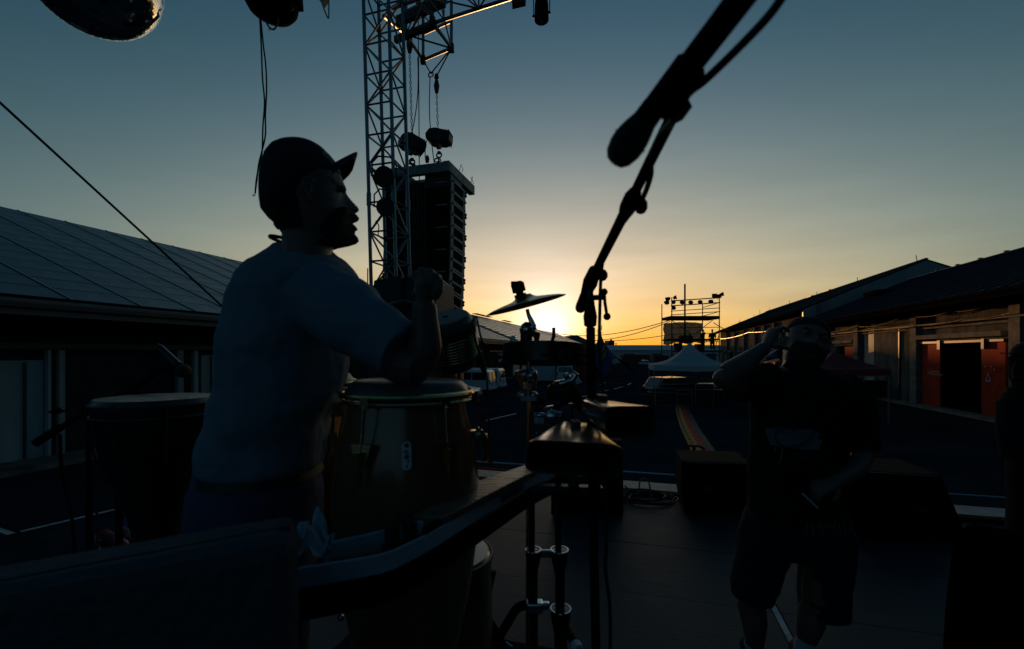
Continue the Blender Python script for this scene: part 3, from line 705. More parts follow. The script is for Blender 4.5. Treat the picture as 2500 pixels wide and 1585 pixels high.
# emblem: two red charging shapes over a yellow disc, on the side facing the stage
def tent_pt(a, t_): q = abs(cos(2*(a+.08)))**5.0; Rf = 2.9+2.3*q; zf = 2.5*(1-q)**.7; r = .12+(Rf-.12)*t_; return V((cx+(r+.06)*cos(a), cy+(r+.06)*sin(a), 5.94-(5.9-zf)*(t_**.62)))
def patch(name, mm, a0, t0, ra, rt, shape, lift=0):
    b = MB(); pts = []
    n = 22
    for k in range(n):
        th = 2*pi*k/n; rr = shape(th); pts.append(tent_pt(a0+ra*rr*cos(th), t0-rt*rr*sin(th))+V((0, -.03-lift, .02+lift)))
    c0 = tent_pt(a0, t0)+V((0, -.05-lift, .03+lift)); b.add([c0]+pts, [(0, 1+k, 1+(k+1) % n) for k in range(n)]); b.build(name, mm, T)
patch('emblem_disc', M['yellow'], -1.42, .34, .30, .12, lambda th: 1)
bull = lambda th: .75+.25*cos(3*th)+.18*cos(7*th+.5)
patch('emblem_figure', M['redtent'], -1.10, .36, .42, .10, bull, .04); patch('emblem_figure', M['redtent'], -1.78, .36, .42, .10, bull, .04)

# ---- gazebos
def gazebo(name, label, p, w, eave, top, m, leg=M['rail'], rot=0, val=.28, curve=1.6, grp=None):
    t = thing(name, label, 'tent', (p.x, p.y, 0), grp)
    R_ = Matrix.Rotation(rot, 3, 'Z'); b = MB(); n = 8; rings = []
    def sq(h, z):
        pts = []
        for e in range(4):
            a0 = pi/4+e*pi/2; a = V((cos(a0), sin(a0), 0))*h*sqrt(2); c_ = V((cos(a0+pi/2), sin(a0+pi/2), 0))*h*sqrt(2)
            for k in range(4):
                q = a.lerp(c_, k/4); sagz = -.05*sin(pi*k/4)*(h/(w/2)); pts.append(V((p.x, p.y, 0))+R_@q+Z*(z+sagz))
        return pts
    for i in range(n+1):
        f = i/n; rings.append(sq(w/2*f+.02, top-(top-eave)*(1-(1-f)**curve)))
    b.rings(rings, cap=False); b.build('canopy', m, t, smooth=True)
    b = MB(); b.rings([sq(w/2+.02, eave), sq(w/2+.03, eave-val)], cap=False); b.build('valance', m, t)
    for e in range(4):
        a0 = pi/4+e*pi/2; q = V((p.x, p.y, 0))+R_@(V((cos(a0), sin(a0), 0))*(w/2-.03)*sqrt(2))
        MB().box(q+Z*(eave/2-.05), (.05, .05, eave-.1)).build('leg', leg, t)
    for e in range(4):
        a0 = pi/4+e*pi/2; a1 = a0+pi/2
        q0 = V((p.x, p.y, 0))+R_@(V((cos(a0), sin(a0), 0))*(w/2-.06)*sqrt(2)); q1 = V((p.x, p.y, 0))+R_@(V((cos(a1), sin(a1), 0))*(w/2-.06)*sqrt(2))
        mid = (q0+q1)/2
        MB().bar(q0+Z*(eave-.12), mid+Z*(eave-.45), .03, .03).build('truss_bar', leg, t); MB().bar(q1+Z*(eave-.12), mid+Z*(eave-.45), .03, .03).build('truss_bar', leg, t)
    return t
gazebo('gazebo', 'white peaked gazebo in front of the lighting tower, over the mixing gear', at(1683, 862, 31), 5.0, 2.55, 4.0, M['tent'], rot=-TH+.05, val=.36, curve=2.3)
gazebo('gazebo', 'red gazebo behind the bearded man\'s head, close to the concrete wall', at(2036, 862, 23), 3.2, 2.55, 3.35, M['redtent'], rot=-.2, curve=1.2, grp=None)
gazebo('gazebo', 'sunlit red gazebo between the bearded man\'s hand and his neck', at(1928, 862, 40), 3.2, 2.5, 3.2, M['redtent'], rot=-.25, curve=1.2)
gazebo('gazebo', 'dark blue gazebo behind the bearded man\'s hand', at(1900, 862, 48), 3.4, 2.9, 3.75, M['bluetent'], rot=-.2, curve=1.2)

# ---- cable ramps
path = cat_curve([ground(1703, 1132), ground(1679, 1080), ground(1661, 1040), ground(1650, 1000), ground(1646, 972), ground(1648, 955)], 14)
Ls = [0]
for i in range(1, len(path)): Ls.append(Ls[-1]+(path[i]-path[i-1]).length)
def along(d):
    d = max(0, min(d, Ls[-1]-.001))
    for i in range(1, len(path)):
        if Ls[i] >= d: f = (d-Ls[i-1])/(Ls[i]-Ls[i-1]); return path[i-1].lerp(path[i], f), (path[i]-path[i-1]).normalized()
def ordinal(n):
    o1 = ['first', 'second', 'third', 'fourth', 'fifth', 'sixth', 'seventh', 'eighth', 'ninth', 'tenth', 'eleventh', 'twelfth', 'thirteenth', 'fourteenth', 'fifteenth', 'sixteenth', 'seventeenth', 'eighteenth', 'nineteenth']
    if n < 20: return o1[n-1]
    t_ = {2: 'twent', 3: 'thirt', 4: 'fort'}[n//10]; return t_+'ieth' if n % 10 == 0 else t_+'y-'+o1[n % 10-1]
step = .88; n = int(Ls[-1]/step)
for i in range(n):
    p, d = along((i+.5)*step); r = V((d.y, -d.x, 0))
    t = thing('cable_ramp', 'yellow and red-brown cable ramp module, '+ordinal(i+1)+' from the stage', 'cable ramp', p, 'cable ramps from the stage to the mixing tent')
    L = step*.97
    def slab(o0, o1, h0, h1, name, mm):
        b = MB(); q = [p+r*o0-d*L/2, p+r*o1-d*L/2]; b.prism([q[0]+Z*.002, q[1]+Z*.002, q[1]+Z*h1, q[0]+Z*h0], d*L); return b.build(name, mm, t)
    sd = slab(-.02, .26, .015, .075, 'ramp_side', M['ramp_y']); slab(.265, .52, .08, .08, 'lid', M['ramp_r']); slab(.525, .76, .075, .015, 'ramp_side', M['ramp_k'])
    for k in (-.25, .15):
        q = p+r*.12+d*k*L; MB().box(q+Z*.05, (.16, .09, .012), (r, d, Z)).build('slot', M['ramp_k'], sd)
# ---- pallet truck, only its handle shows over the monitor
PT = thing('pallet_truck', 'pallet truck handle with a rounded triangular grip behind the floor monitor', 'pallet truck', at(1694, 862, 9.4).xy.to_3d())
m = MB(); Yp = 9.4
loop = [at(x, y, Yp) for x, y in ((1694, 1122), (1676, 1108), (1668, 1097), (1672, 1090), (1694, 1089), (1714, 1092), (1718, 1100), (1710, 1110), (1694, 1122))]
m.tube(cat_curve(loop, 5), .022, 8); m.build('handle_loop', M['steeldark'], PT)
MB().tube([at(1694, 1088, Yp), at(1693, 1130, Yp), V((at(1690, 0, Yp).x, Yp+.1, .3))], .035, 8).build('shaft', M['steeldark'], PT)
b = MB(); x_ = PT.location.x; b.box((x_, Yp+.2, .25), (.35, .25, .3)); b.build('pump', M['redtent'], PT, bevel=.02)
for sd in (-.2, .2): MB().box((x_+sd, Yp+.95, .12), (.16, 1.2, .06)).build('fork', M['steeldark'], PT)

# ---- mixing gear under the white tent
def road_case(label, x0, x1, yt, yb, Y, dep=.6, lid=True):
    a = at(x0, yt, Y); b_ = at(x1, yb, Y); t = thing('road_case', label, 'road case', ((a.x+b_.x)/2, Y, b_.z), 'road cases and mixers under the white tent')
    MB().box(((a.x+b_.x)/2, Y+dep/2, (a.z+b_.z)/2), (b_.x-a.x, dep, a.z-b_.z)).build('body', M['black'], t)
    for zz in (a.z, b_.z, a.z*.75+b_.z*.25): MB().box(((a.x+b_.x)/2, Y-.012, zz), (b_.x-a.x+.03, .02, .035)).build('edge_trim', M['rail'], t)
    for xx in (a.x, b_.x): MB().box((xx, Y-.013, (a.z+b_.z)/2), (.035, .024, a.z-b_.z)).build('edge_trim', M['rail'], t)
    return t
road_case('long low road case at the left of the mixing gear', 1600, 1650, 948, 990, 28.5)
road_case('road case in the middle of the mixing gear, with a shiny latch', 1652, 1690, 952, 992, 28.3)
road_case('tall road case at the right of the mixing gear by the raised elbow', 1697, 1742, 938, 992, 28.6)
MT = thing('mixing_table', 'mixing desk on a folding table behind the road cases', 'table', at(1660, 862, 29.6).xy.to_3d())
b = MB(); pa, pb = at(1612, 938, 29.6), at(1752, 938, 29.6); b.box(((pa.x+pb.x)/2, 29.9, pa.z), (pb.x-pa.x, .8, .05)); b.build('table_top', M['rail'], MT)
b = MB(); b.prism([(pa.x+.3, 29.6, pa.z+.03), (pa.x+.3, 30.2, pa.z+.03), (pa.x+.3, 30.2, pa.z+.3)], V((2.2, 0, 0))); b.build('mixing_desk', M['black'], MT)
for x in (pa.x+.05, pb.x-.05, (pa.x+pb.x)/2): MB().box((x, 29.9, pa.z/2), (.05, .6, pa.z-.04)).build('leg', M['rail'], MT)
for i, x in enumerate((1722, 1764)):
    p = at(x, 985, 29); t = thing('equipment_stack', ['stack of dark gear at the right edge of the mixing gear', 'dark gear bin with pale label by the bearded man\'s elbow'][i], 'equipment', p)
    MB().box(p+V((0, .3, .35)), (.8, .6, 1.0)).build('body', M['black'], t, bevel=.02); MB().box(p+V((0, -.015, .55)), (.4, .03, .25)).build('panel', M['glass'], t)

# ---- lighting tower
TY = 38.0
T = thing('lighting_tower', 'scaffold lighting tower with mesh tarp, deck and rails behind the white tent', 'scaffold tower', at(1697, 862, TY).xy.to_3d())
def tp(x, y, d=0): p = at(x, y, TY); return p+V((0, d, 0))
xl, xr = 1640, 1756
D = 2.2
for x, dd in ((xl, 0), (xr, 0), (xl-3, D), (xr-14, D)):
    top = tp(x, 726 if dd == 0 else 736, dd); MB().tube([V((top.x, top.y, 0)), top], .045, 7).build('standard', M['steeldark'], T)
for y in (731, 743, 756, 765):
    MB().tube([tp(xl-2, y+4), tp(xr+2, y-4)], .035 if y > 750 else .05, 6).build('guard_rail', M['steeldark'], T)
    if y in (743, 765): MB().tube([tp(xr, y-4), tp(xr-14, y+2, D)], .03, 6).build('guard_rail', M['steeldark'], T)
b = MB(); b.box(tp((xl+xr)/2, 775, D/2), (4.1, D, .25)); b.build('deck', M['blackmat'], T)
b = MB(); b.box(tp((xl+xr)/2, 829, D/2), (4.1, D, .12)); b.build('deck', M['blackmat'], T)
for y in (800, 815, 835, 850, 868):
    for p in ((tp(xl, y+1), tp(xr, y-1)),): MB().tube(p, .03, 6).build('ledger', M['steeldark'], T)
MB().tube([tp(xl, 782), tp(1682, 812), tp(1680, 812)], .03, 6).build('brace', M['steeldark'], T)
for a, b_ in (((1740, 782), (1700, 812)), ((1750, 815), (1702, 850)), ((1642, 868), (1660, 836)), ((xl, 815), (xl+16, 868)), ((xr, 815), (xr-16, 868))): MB().tube([tp(*a), tp(*b_)], .03, 6).build('brace', M['steeldark'], T)
MB().tube([tp(1676.5, 829, .4), tp(1676.5, 692, .4)], .075, 8).build('mast', M['steeldark'], T)
# wrinkled tarp
m = MB(); nx, nz = 26, 12; vs = []
for j in range(nz+1):
    for i in range(nx+1):
        x = 1642+(1741-1642)*i/nx; y = 786-4*sin(pi*(i/nx)*.9)+(836-782)*j/nz+(3*sin(i*.5) if j == nz else 0)
        vs.append(tp(x, y, D+.05)+V((0, .12*sin(i*1.1+j*.7)+.07*sin(i*2.3-j*1.3), 0)))
fs = [(j*(nx+1)+i, j*(nx+1)+i+1, (j+1)*(nx+1)+i+1, (j+1)*(nx+1)+i) for j in range(nz) for i in range(nx)]
m.add(vs, fs); m.build('mesh_tarp', M['tarp'], T, smooth=True)
# par lamps on the tower
def par(parent_less_name, p, d, r=.11, L=.24, label='', group=None, yoke=True, name='stage_lamp'):
    """d = direction the lamp points"""
    d = V(d).normalized(); t = thing(name, label, 'stage lamp', p, group)
    b = MB(); b.lathe([(r*.35, -L*.62), (r*.8, -L*.5), (r*.95, -L*.2), (r, L*.5)], p, d, 18, cap=True); b.build('can', M['blackmat'], t, smooth=True)
    b = MB(); b.lathe([(r*.9, L*.5+.002), (r*.05, L*.5-.02)], p, d, 16, cap=True); b.build('lens', M['lens'], t)
    if yoke:
        x = d.cross(Z); x = x.normalized() if x.length > .05 else V((1, 0, 0)); up = x.cross(d).normalized()
        if up.z < 0: up = -up
        b = MB(); rr = r*1.2; b.tube([p+x*rr, p+x*rr+Z*r*1.3, p+x*rr*.5+Z*r*2.0, p-x*rr*.5+Z*r*2.0, p-x*rr+Z*r*1.3, p-x*rr], r*.09, 6); b.build('yoke', M['steeldark'], t)
        for sd in (-1, 1): MB().ball(p+x*rr*sd, r*.16, 8).build('yoke_knob', M['steeldark'], t)
    return t
g_ = 'stage lamps along the top rail of the lighting tower'
for x, y, d, l in ((1663, 739, (0, -1, -.2), 'round stage lamp on the tower rail, left of the mast'), (1684, 739, (0, -1, -.2), 'round stage lamp on the tower rail, first right of the mast'), (1707, 738, (0, -1, -.2), 'round stage lamp on the tower rail, second right of the mast'),
               (1733, 737, (.1, -1, -.2), 'round stage lamp on the tower rail, near its right corner'), (1643, 738, (-.4, -1, -.3), 'stage lamp low on the left post of the tower'), (1643, 752, (-.2, -1, -.3), 'lowest stage lamp on the left post of the tower')):
    par('', tp(x, y, -.15), d, .17, .3, l, g_, yoke=False)
for x, y, d, l in ((1632, 729, (-1, -.4, -.45), 'boxy floodlight highest at the tower\'s left corner'), (1647, 727, (1, -.4, .35), 'small floodlight just right of the tower\'s left post'), (1629, 737, (-.7, -.5, -.8), 'floodlight tucked below the left corner floodlight'),
               (1743, 722, (-.2, -1, -.1), 'floodlight left of the right corner cluster on the tower'), (1752, 723, (.2, -1, -.2), 'middle floodlight of the right corner cluster on the tower'), (1761, 719, (1, -.3, .25), 'outermost floodlight leaning off the tower\'s right corner')):
    t = thing('floodlight', l, 'floodlight', tp(x, y), 'floodlights on the corners of the lighting tower'); d = V(d).normalized(); sx = d.cross(Z).normalized(); up = sx.cross(d)
    b = MB(); p = tp(x, y); b.rings([[p-d*.12+sx*(.1*i)+up*(.08*j) for i, j in ((-1, -1), (1, -1), (1, 1), (-1, 1))], [p+d*.16+sx*(.2*i)+up*(.16*j) for i, j in ((-1, -1), (1, -1), (1, 1), (-1, 1))]]); b.build('housing', M['blackmat'], t)
    MB().tube([p, p-Z*.3], .025, 6).build('bracket', M['steeldark'], t)
# overhead cables
for a, b_, d, l in ((at(1296, 795, 62), tp(1636, 782), 1.35, 'upper of the two sagging cables from the sun glow to the lighting tower'), (at(1300, 798, 62), tp(1636, 785), 1.75, 'lower of the two sagging cables from the sun glow to the lighting tower'),
                    (at(1440, 831, 60), tp(1637, 817), .25, 'faint lowest cable running left from the lighting tower'), (tp(1742, 788), at(1830, 805, 60), .6, 'cable from the lighting tower to the right warehouse eave')):
    m = MB(); m.tube(sag(a, b_, d), .035 if 'faint' not in l else .03, 5); tag(m.build('overhead_cable', M['rope'], None, loc=b_), l, 'cable', 'overhead cables at the lighting tower')

# ================================================================= RIGGING
# ---- mirror ball (fitted direction, 0.5 m across)
bd = V((-.57682, .62631, .52442)); bc = V((0, 0, HC))+bd*3.15; BR = .25
ball = thing('mirror_ball', 'big mirror ball hanging at the top left corner', 'mirror ball', bc)
b = MB(); b.ball(bc, BR*.985, 40); b.build('core', M['grout'], ball, smooth=True)
m = MB(); rt_ = random.Random(3); nla = 58
for i in range(1, nla):
    a = -pi/2+pi*i/nla; q = cos(a)*BR; nn = max(4, int(2*pi*q/.0135)); ph = rt_.random()
    for k in range(nn):
        t_ = 2*pi*(k+ph)/nn; n_ = V((cos(a)*cos(t_), cos(a)*sin(t_), sin(a)))
        n2 = (n_+V((rt_.gauss(0, .012), rt_.gauss(0, .012), rt_.gauss(0, .012)))).normalized()
        x = n2.cross(Z).normalized(); y = n2.cross(x); c_ = bc+n_*BR; h = .0061
        m.quad(c_+x*h+y*h, c_-x*h+y*h, c_-x*h-y*h, c_+x*h-y*h)
tag(m.build('mirror_tile', M['mirror'], ball), kind='stuff')
MB().tube([bc+Z*BR, bc+Z*1.6], .006, 6).build('hanging_wire', M['steeldark'], ball)

# ---- guy rope at left
m = MB(); p0, p1 = at(-160, 104, 3.4), at(560, 764, 5.0); m.tube([p0, p1, p1+(p1-p0)*.28], .0105, 6)
tag(m.build('guy_rope', M['rope'], None, loc=p1), 'taut black rope slanting down from the left edge to behind the cap wearer', 'rope')

# ---- truss tower
def truss_box(root, corners0, corners1, bays, rc, rb, faces=((0, 1), (1, 2), (2, 3), (3, 0)), horiz=True, flip=0, mm='steel'):
    for a, b_ in zip(corners0, corners1): MB().tube([a, b_], rc, 8).build('chord', M[mm], root, smooth=True)
    for fi, (i, j) in enumerate(faces):
        for k in range(bays):
            A = lambda c, t_: corners0[c].lerp(corners1[c], t_)
            t0, t1 = k/bays, (k+1)/bays
            if (k+fi+flip) % 2: i_, j_ = j, i
            else: i_, j_ = i, j
            MB().tube([A(i_, t0), A(j_, t1)], rb, 5).build('brace', M[mm], root)
            if horiz: MB().tube([A(i, t1), A(j, t1)], rb, 5).build('brace', M[mm], root)
TW = thing('truss_tower', 'tall aluminium truss tower standing left of the hung loudspeakers', 'truss tower', at(975, 862, 6.6).xy.to_3d())
tc_ = at(975, 862, 6.62); tc_.z = 0; hw = .2
cor = [tc_+N*(hw*a)+U*(hw*b_) for a, b_ in ((-1, -1), (1, -1), (1, 1), (-1, 1))]
lean = V((-.153, 0, 0))
truss_box(TW, [c+Z*.02 for c in cor], [c+lean+Z*5.44 for c in cor], 13, .026, .014)
truss_box(TW, [c+lean+Z*5.54 for c in cor], [c+lean*1.7+Z*9.4 for c in cor], 9, .026, .014, flip=1)
for c in cor:
    MB().tube([c+lean+Z*5.40, c+lean+Z*5.58], .034, 8).build('coupler', M['steel'], TW)
b = MB(); b.box(tc_+Z*.02, (1.0, 1.0, .03), (N, U, Z)); b.build('base_plate', M['steeldark'], TW)
# cable clipped to the tower's left chord
m = MB(); m.tube([cor[0]+V((-.045-.0278*z, -.03, 0))+Z*z+V((.012*sin(z*3), 0, 0)) for z in [i*.25 for i in range(0, 19)]], .009, 5)
tag(m.build('power_cable', M['rope'], None, loc=cor[0]), 'black cable running down the left chord of the truss tower', 'cable')
# ---- outrigger and roof truss
OR_ = thing('roof_truss', 'horizontal roof truss crossing the top of the picture from the tower towards the right', 'roof truss', at(1056, 54, 7.2))
dz = 5.2
def hz(px, py, dz=dz): Y = FP*dz/(CY-py); return V(((px-CX)/FP*Y, Y, HC+dz))
A_, B_, C_, D_ = hz(991, 85), hz(1102, 118), hz(1033, 147), hz(1056, 54)
up_ = Z*.62
beam_d = (D_-A_).normalized()
b0, b1 = A_, hz(1104, 42); 
# main beam: two lower chords through A-D and the line measured at (1104,42)-(1235,0)
q0 = hz(1104, 42); q1 = hz(1235, 0); bd_ = (q1-q0).normalized(); off = V((-bd_.y, bd_.x, 0))*.5
st0 = q0-bd_*.75; en0 = q0+bd_*6.5
lo_f0, lo_f1 = st0, en0; lo_n0, lo_n1 = st0-off, en0-off
truss_box(OR_, [lo_f0, lo_n0, lo_n0+up_, lo_f0+up_], [lo_f1, lo_n1, lo_n1+up_, lo_f1+up_], 12, .028, .013)
OG = thing('outrigger_truss', 'stubby truss outrigger from which the loudspeaker array hangs, beside the tower top', 'truss', C_)
truss_box(OG, [A_, D_, B_, C_], [p+up_*1.3 for p in (A_, D_, B_, C_)], 1, .027, .013)
for a, b_ in ((A_, D_), (D_, B_), (B_, C_), (C_, A_), (A_+up_*.6, D_+up_*.6), (B_+up_*.75, C_+up_*.75)): MB().tube([a, b_], .027, 8).build('chord', M['steel'], OG)
MB().tube([A_, B_], .014, 6).build('brace', M['steel'], OG)
for p in (A_, B_, C_, D_): MB().box(p, (.09, .09, .12)).build('corner_block', M['steeldark'], OG)
MB().bar(A_+V((-.15, .05, .25)), D_+V((.2, -.1, .25)), .09, .14).build('sleeve_beam', M['steeldark'], OG)
MB().bar(A_+V((-.2, .1, -.02)), D_+V((.05, 0, -.02)), .07, .1).build('sleeve_beam', M['steeldark'], OG)
MB().tube([tc_+lean*1.5+Z*8.9, D_+Z*.1], .03, 8).build('chord', M['steel'], OG); MB().tube([tc_+lean*1.5+Z*8.2, A_], .03, 8).build('chord', M['steel'], OG)
# bridle slings
r1, r2 = at(1052, 180, 8.05), at(1066, 186, 8.0)
for a, b_, l in ((C_, r1, 'left leg of the sling bridle under the outrigger'), (B_, r1, 'crossing leg of the sling bridle under the outrigger'), (B_, r2, 'right leg of the sling bridle under the outrigger')):
    tag(MB().tube([a, b_], .012, 6).build('sling', M['rope'], None, loc=b_), l, 'sling', 'slings under the outrigger truss')
m = MB(); m.torus(r1-Z*.02, .045, .013, V((.3, 1, 0)), 14, 6); m.torus(r2-Z*.02, .03, .011, V((.3, 1, 0)), 12, 6)
tag(m.build('shackle', M['steeldark'], None, loc=r1), 'steel rings joining the slings above the right chain', 'shackle')
# chain hoists
def chain(p0, p1, label):
    m = MB(); L = (p0-p1).length; n = int(L/.055); d = (p1-p0).normalized()
    for i in range(n):
        c = p0+d*(i+.5)*L/n; s_ = V((1, 0, 0)) if i % 2 else V((0, 1, 0))
        for sd in (-1, 1): m.bar(c+s_*.013*sd-d*.026, c+s_*.013*sd+d*.026, .010, .010, s_)
    return tag(m.build('chain', M['steeldark'], None, loc=p0), label, 'chain', 'hoist chains')
h1, h2 = at(1006, 352, 7.7), at(1072, 337, 8.0)
chain(at(1000, 128, 7.75), h1+Z*.15, 'left hoist chain beside the truss tower'); chain(at(1066, 225, 8.0), h2+Z*.12+V((-.02, 0, 0)), 'right hoist chain below the shackle')
m = MB(); p = at(1066, 205, 8.0); m.tube([p+Z*.17, p+Z*.1, p+Z*.08, p-Z*.03, p-Z*.05, p-Z*.16], [.03, .045, .025, .05, .05, .03], 10)
tag(m.build('hoist_hook', M['steeldark'], None, loc=p), 'hook block at the top of the right hoist chain', 'hook')
m = MB(); p = at(1000, 112, 7.75); m.tube([p+Z*.2, p+Z*.1, p-Z*.02, p-Z*.12], [.03, .05, .055, .03], 10)
tag(m.build('hoist_hook', M['steeldark'], None, loc=p), 'hook block at the top of the left hoist chain, under the outrigger corner', 'hook')
def hoist(p, label, ang, tilt):
    t = thing('chain_hoist', label, 'chain hoist', p, 'chain hoists above the loudspeaker array')
    Rm = Matrix.Rotation(ang, 3, 'Z') @ Matrix.Rotation(tilt, 3, 'Y'); X, Yy, Zz = Rm@V((1, 0, 0)), Rm@V((0, 1, 0)), Rm@Z
    prof = [(-.20, -.07), (-.22, .02), (-.16, .11), (-.05, .13), (.17, .09), (.22, .04), (.22, -.06), (.12, -.12), (-.12, -.12)]
    b = MB(); b.prism([p+X*x+Zz*z-Yy*.13 for x, z in prof], Yy*.26); b.build('motor_housing', M['black'], t, bevel=.02)
    b = MB()
    for i in range(5): b.box(p+X*(.08+.03*i)+Yy*0, (.008, .275, .2), (X, Yy, Zz))
    b.build('cooling_fin', M['blackmat'], t)
    b = MB(); b.prism([p+X*x-Yy*.10+Zz*z for x, z in ((-.05, -.12), (.07, -.12), (.04, -.18), (-.02, -.19))], Yy*.14); b.build('chain_guide', M['steeldark'], t)
    b = MB(); b.torus(p-Z*.30, .045, .014, Yy, 12, 6); b.bar(p-Z*.24, p-Z*.28, .05, .05, Yy); b.build('hook', M['steeldark'], t)
    return t
hoist(h1, 'left chain hoist, partly behind the truss tower', .5, .18); hoist(h2, 'right chain hoist, clear against the sky above the array', -.15, .12)
for a, b_, n_, l in ((h2-Z*.36+V((.01, 0, 0)), at(1066, 398, 8.0), 5, 'loose chain loop between the right hoist and the array'), (h1-Z*.36, at(1008, 402, 7.8), 4, 'loose chain loop between the left hoist and the array')):
    m = MB()
    for k in range(n_):
        o_ = V((.03*sin(k*2.1), .03*cos(k*1.7), 0)); m.tube([a+o_*.4, a.lerp(b_, .5)+o_*2.0, b_+o_], .009, 5)
    m.torus(b_+Z*.05, .035, .01, V((0, 1, 0)), 12, 5); tag(m.build('chain', M['steeldark'], None, loc=a), l, 'chain', 'hoist chains')
for (a, b_, sg, l) in ((at(1021, 0, 7.6), at(1024, 445, 8.2), 0, 'straight steel wire in front of the array\'s sky gap'), (at(1050, 188, 8.0), at(1060, 398, 8.05), -.02, 'thin wire from the shackle ring down to the array'), (at(1020, 140, 7.6), at(1000, 350, 7.7), .03, 'thin wire slanting to the left hoist'), (at(1038, 355, 7.9), at(1038, 385, 7.9), 0, 'short cable to the red hoist plug')):
    m = MB(); pts = [a.lerp(b_, i/12)+V((sg*sin(pi*i/12)*2, 0, 0)) for i in range(13)]; m.tube(pts, .009, 5); tag(m.build('wire', M['rope'], None, loc=b_), l, 'wire', 'wires around the loudspeaker array')
m = MB(); p = at(1043, 390, 7.9); m.tube([p+Z*.07, p+Z*.02, p-Z*.05], [.02, .04, .03], 8); tag(m.build('power_plug', M['red'], None, loc=p), 'small red plug hanging above the array frame', 'plug')

# ---- line array
cR = -3.2; XR = (1103-CX)/FP*8.0
aR = V((XR, 8.0, 0)); WA = 1.36; DA = .60; HA = .398
PA = thing('line_array', 'black line array of loudspeaker cabinets hung behind the truss tower', 'loudspeaker array', V((XR-.5, 8.3, HC+.7)))
ztop = HC+(862-436)/FP*8.0; nk = 6; tilt = 0.0; org = V((aR.x, aR.y, ztop)); fw = U.copy(); dn = -Z
for k in range(nk+1):
    if k == nk: HA_ = HA*.75
    else: HA_ = HA
    tilt += radians(.5+.35*k)
    fwd = (U*cos(tilt)-Z*sin(tilt)); dnv = (-Z*cos(tilt)-U*sin(tilt))
    cab = MB(); c = org+fwd*DA/2+dnv*(HA_/2)-N*(WA/2)
    o = None
    cab.box(c, (WA-.02, DA-.02, HA_-.012), (N, fwd, -dnv)); o = cab.build('cabinet', M['blackmat'], PA, bevel=.008)
    # side frame with two slanting handle openings
    def sp(u_, v_, lift=.0): return org+fwd*(DA*u_)+dnv*(HA_*v_)+N*(lift)
    b = MB()
    for (a_, b_, w_) in (((.04, 0.02), (.04, .98), .10), ((.96, .02), (.96, .98), .10), ((.0, .05), (1.0, .05), .035), ((0, .95), (1, .95), .035), ((.06, .53), (.94, .53), .045)):
        b.bar(sp(*a_, .0), sp(*b_, .0), .02, w_, U if a_[0] != b_[0] else U)
    for (u0, v0) in ((.04, .05), (.04, .53), (.96, .5), (.96, .97)):   # corner gussets
        b.box(sp(u0, v0), (.02, .12, .05), (N, fwd, -dnv))
    b.build('side_plate', M['cabside'], o)
    b = MB()
    for u0, v0 in ((1.03, .12), (1.03, .26), (.03, .1), (.03, .6), (.99, .6)): b.tube([sp(u0, v0, -.01), sp(u0, v0, .035)], .014, 6); b.box(sp(u0, v0, .03), (.015, .03, .03), (N, fwd, -dnv))
    for v0 in (.1, .24): b.bar(sp(.98, v0, 0), sp(1.09, v0, 0), .02, .025); b.box(sp(1.09, v0, 0), (.03, .025, .05), (N, fwd, -dnv))
    b.build('rigging_pin', M['steeldark'], o)
    # rear amplifier plate and handles
    b = MB(); b.box(org-N*(WA*.56)-fwd*.012+dnv*(HA_*.45), (.3, .03, HA_*.62), (N, fwd, -dnv)); b.build('amplifier_plate', M['darkwall'], o)
    b = MB(); b.box(org-N*(.18)-fwd*.02+dnv*(HA_*.15), (.22, .03, .02), (N, fwd, -dnv)); b.build('rear_handle', M['steel'], o)
    org = org+dnv*HA_
# flying frame
b = MB(); tl = V((aR.x, aR.y, 0))
def fr(n_, u_, z): return V((aR.x, aR.y, 0))+N*n_+U*u_+Z*z
zf0, zf1 = HC+(862-436)/FP*8.0+.0, HC+(862-398)/FP*8.0
b.bar(fr(-.06, -.12, zf1-.09), fr(-.06, 1.15, zf1-.09), .12, .18); b.bar(fr(-WA+.06, -.12, zf1-.09), fr(-WA+.06, 1.15, zf1-.09), .12, .18)
b.bar(fr(0, -.05, zf1-.09), fr(-WA, -.05, zf1-.09), .1, .17); b.bar(fr(0, .55, zf1-.09), fr(-WA, .55, zf1-.09), .1, .14)
b.build('flying_frame', M['cabside'], PA, bevel=.008)
b = MB(); b.box(fr(-.27, .25, zf0+.02), (.5, .5, .28), (N, U, Z)); b.box(fr(-1.1, .25, zf0+.02), (.5, .5, .28), (N, U, Z)); b.build('frame_spacer', M['black'], PA)
b = MB()
for u_, k in ((.35, 1), (.95, -1)): b.tube([fr(0, u_, zf1), fr(.02, u_+.03, zf1+.12), fr(.03, u_+.1*k, zf1+.06), fr(.02, u_+.08, zf1)], .006, 5)
b.build('safety_wire', M['rope'], PA)
m = MB()
for k in range(4): x0_ = 1010+k*9; m.tube([at(x0_, 450, 7.85), at(x0_+4*sin(k), 560, 7.85), at(x0_+3, 680, 7.85)], .011, 5)
tag(m.build('cable_bundle', M['rope'], None, loc=at(1020, 600, 7.85)), 'bundle of thin signal cables hanging down the back of the array', 'cables', kind=None)

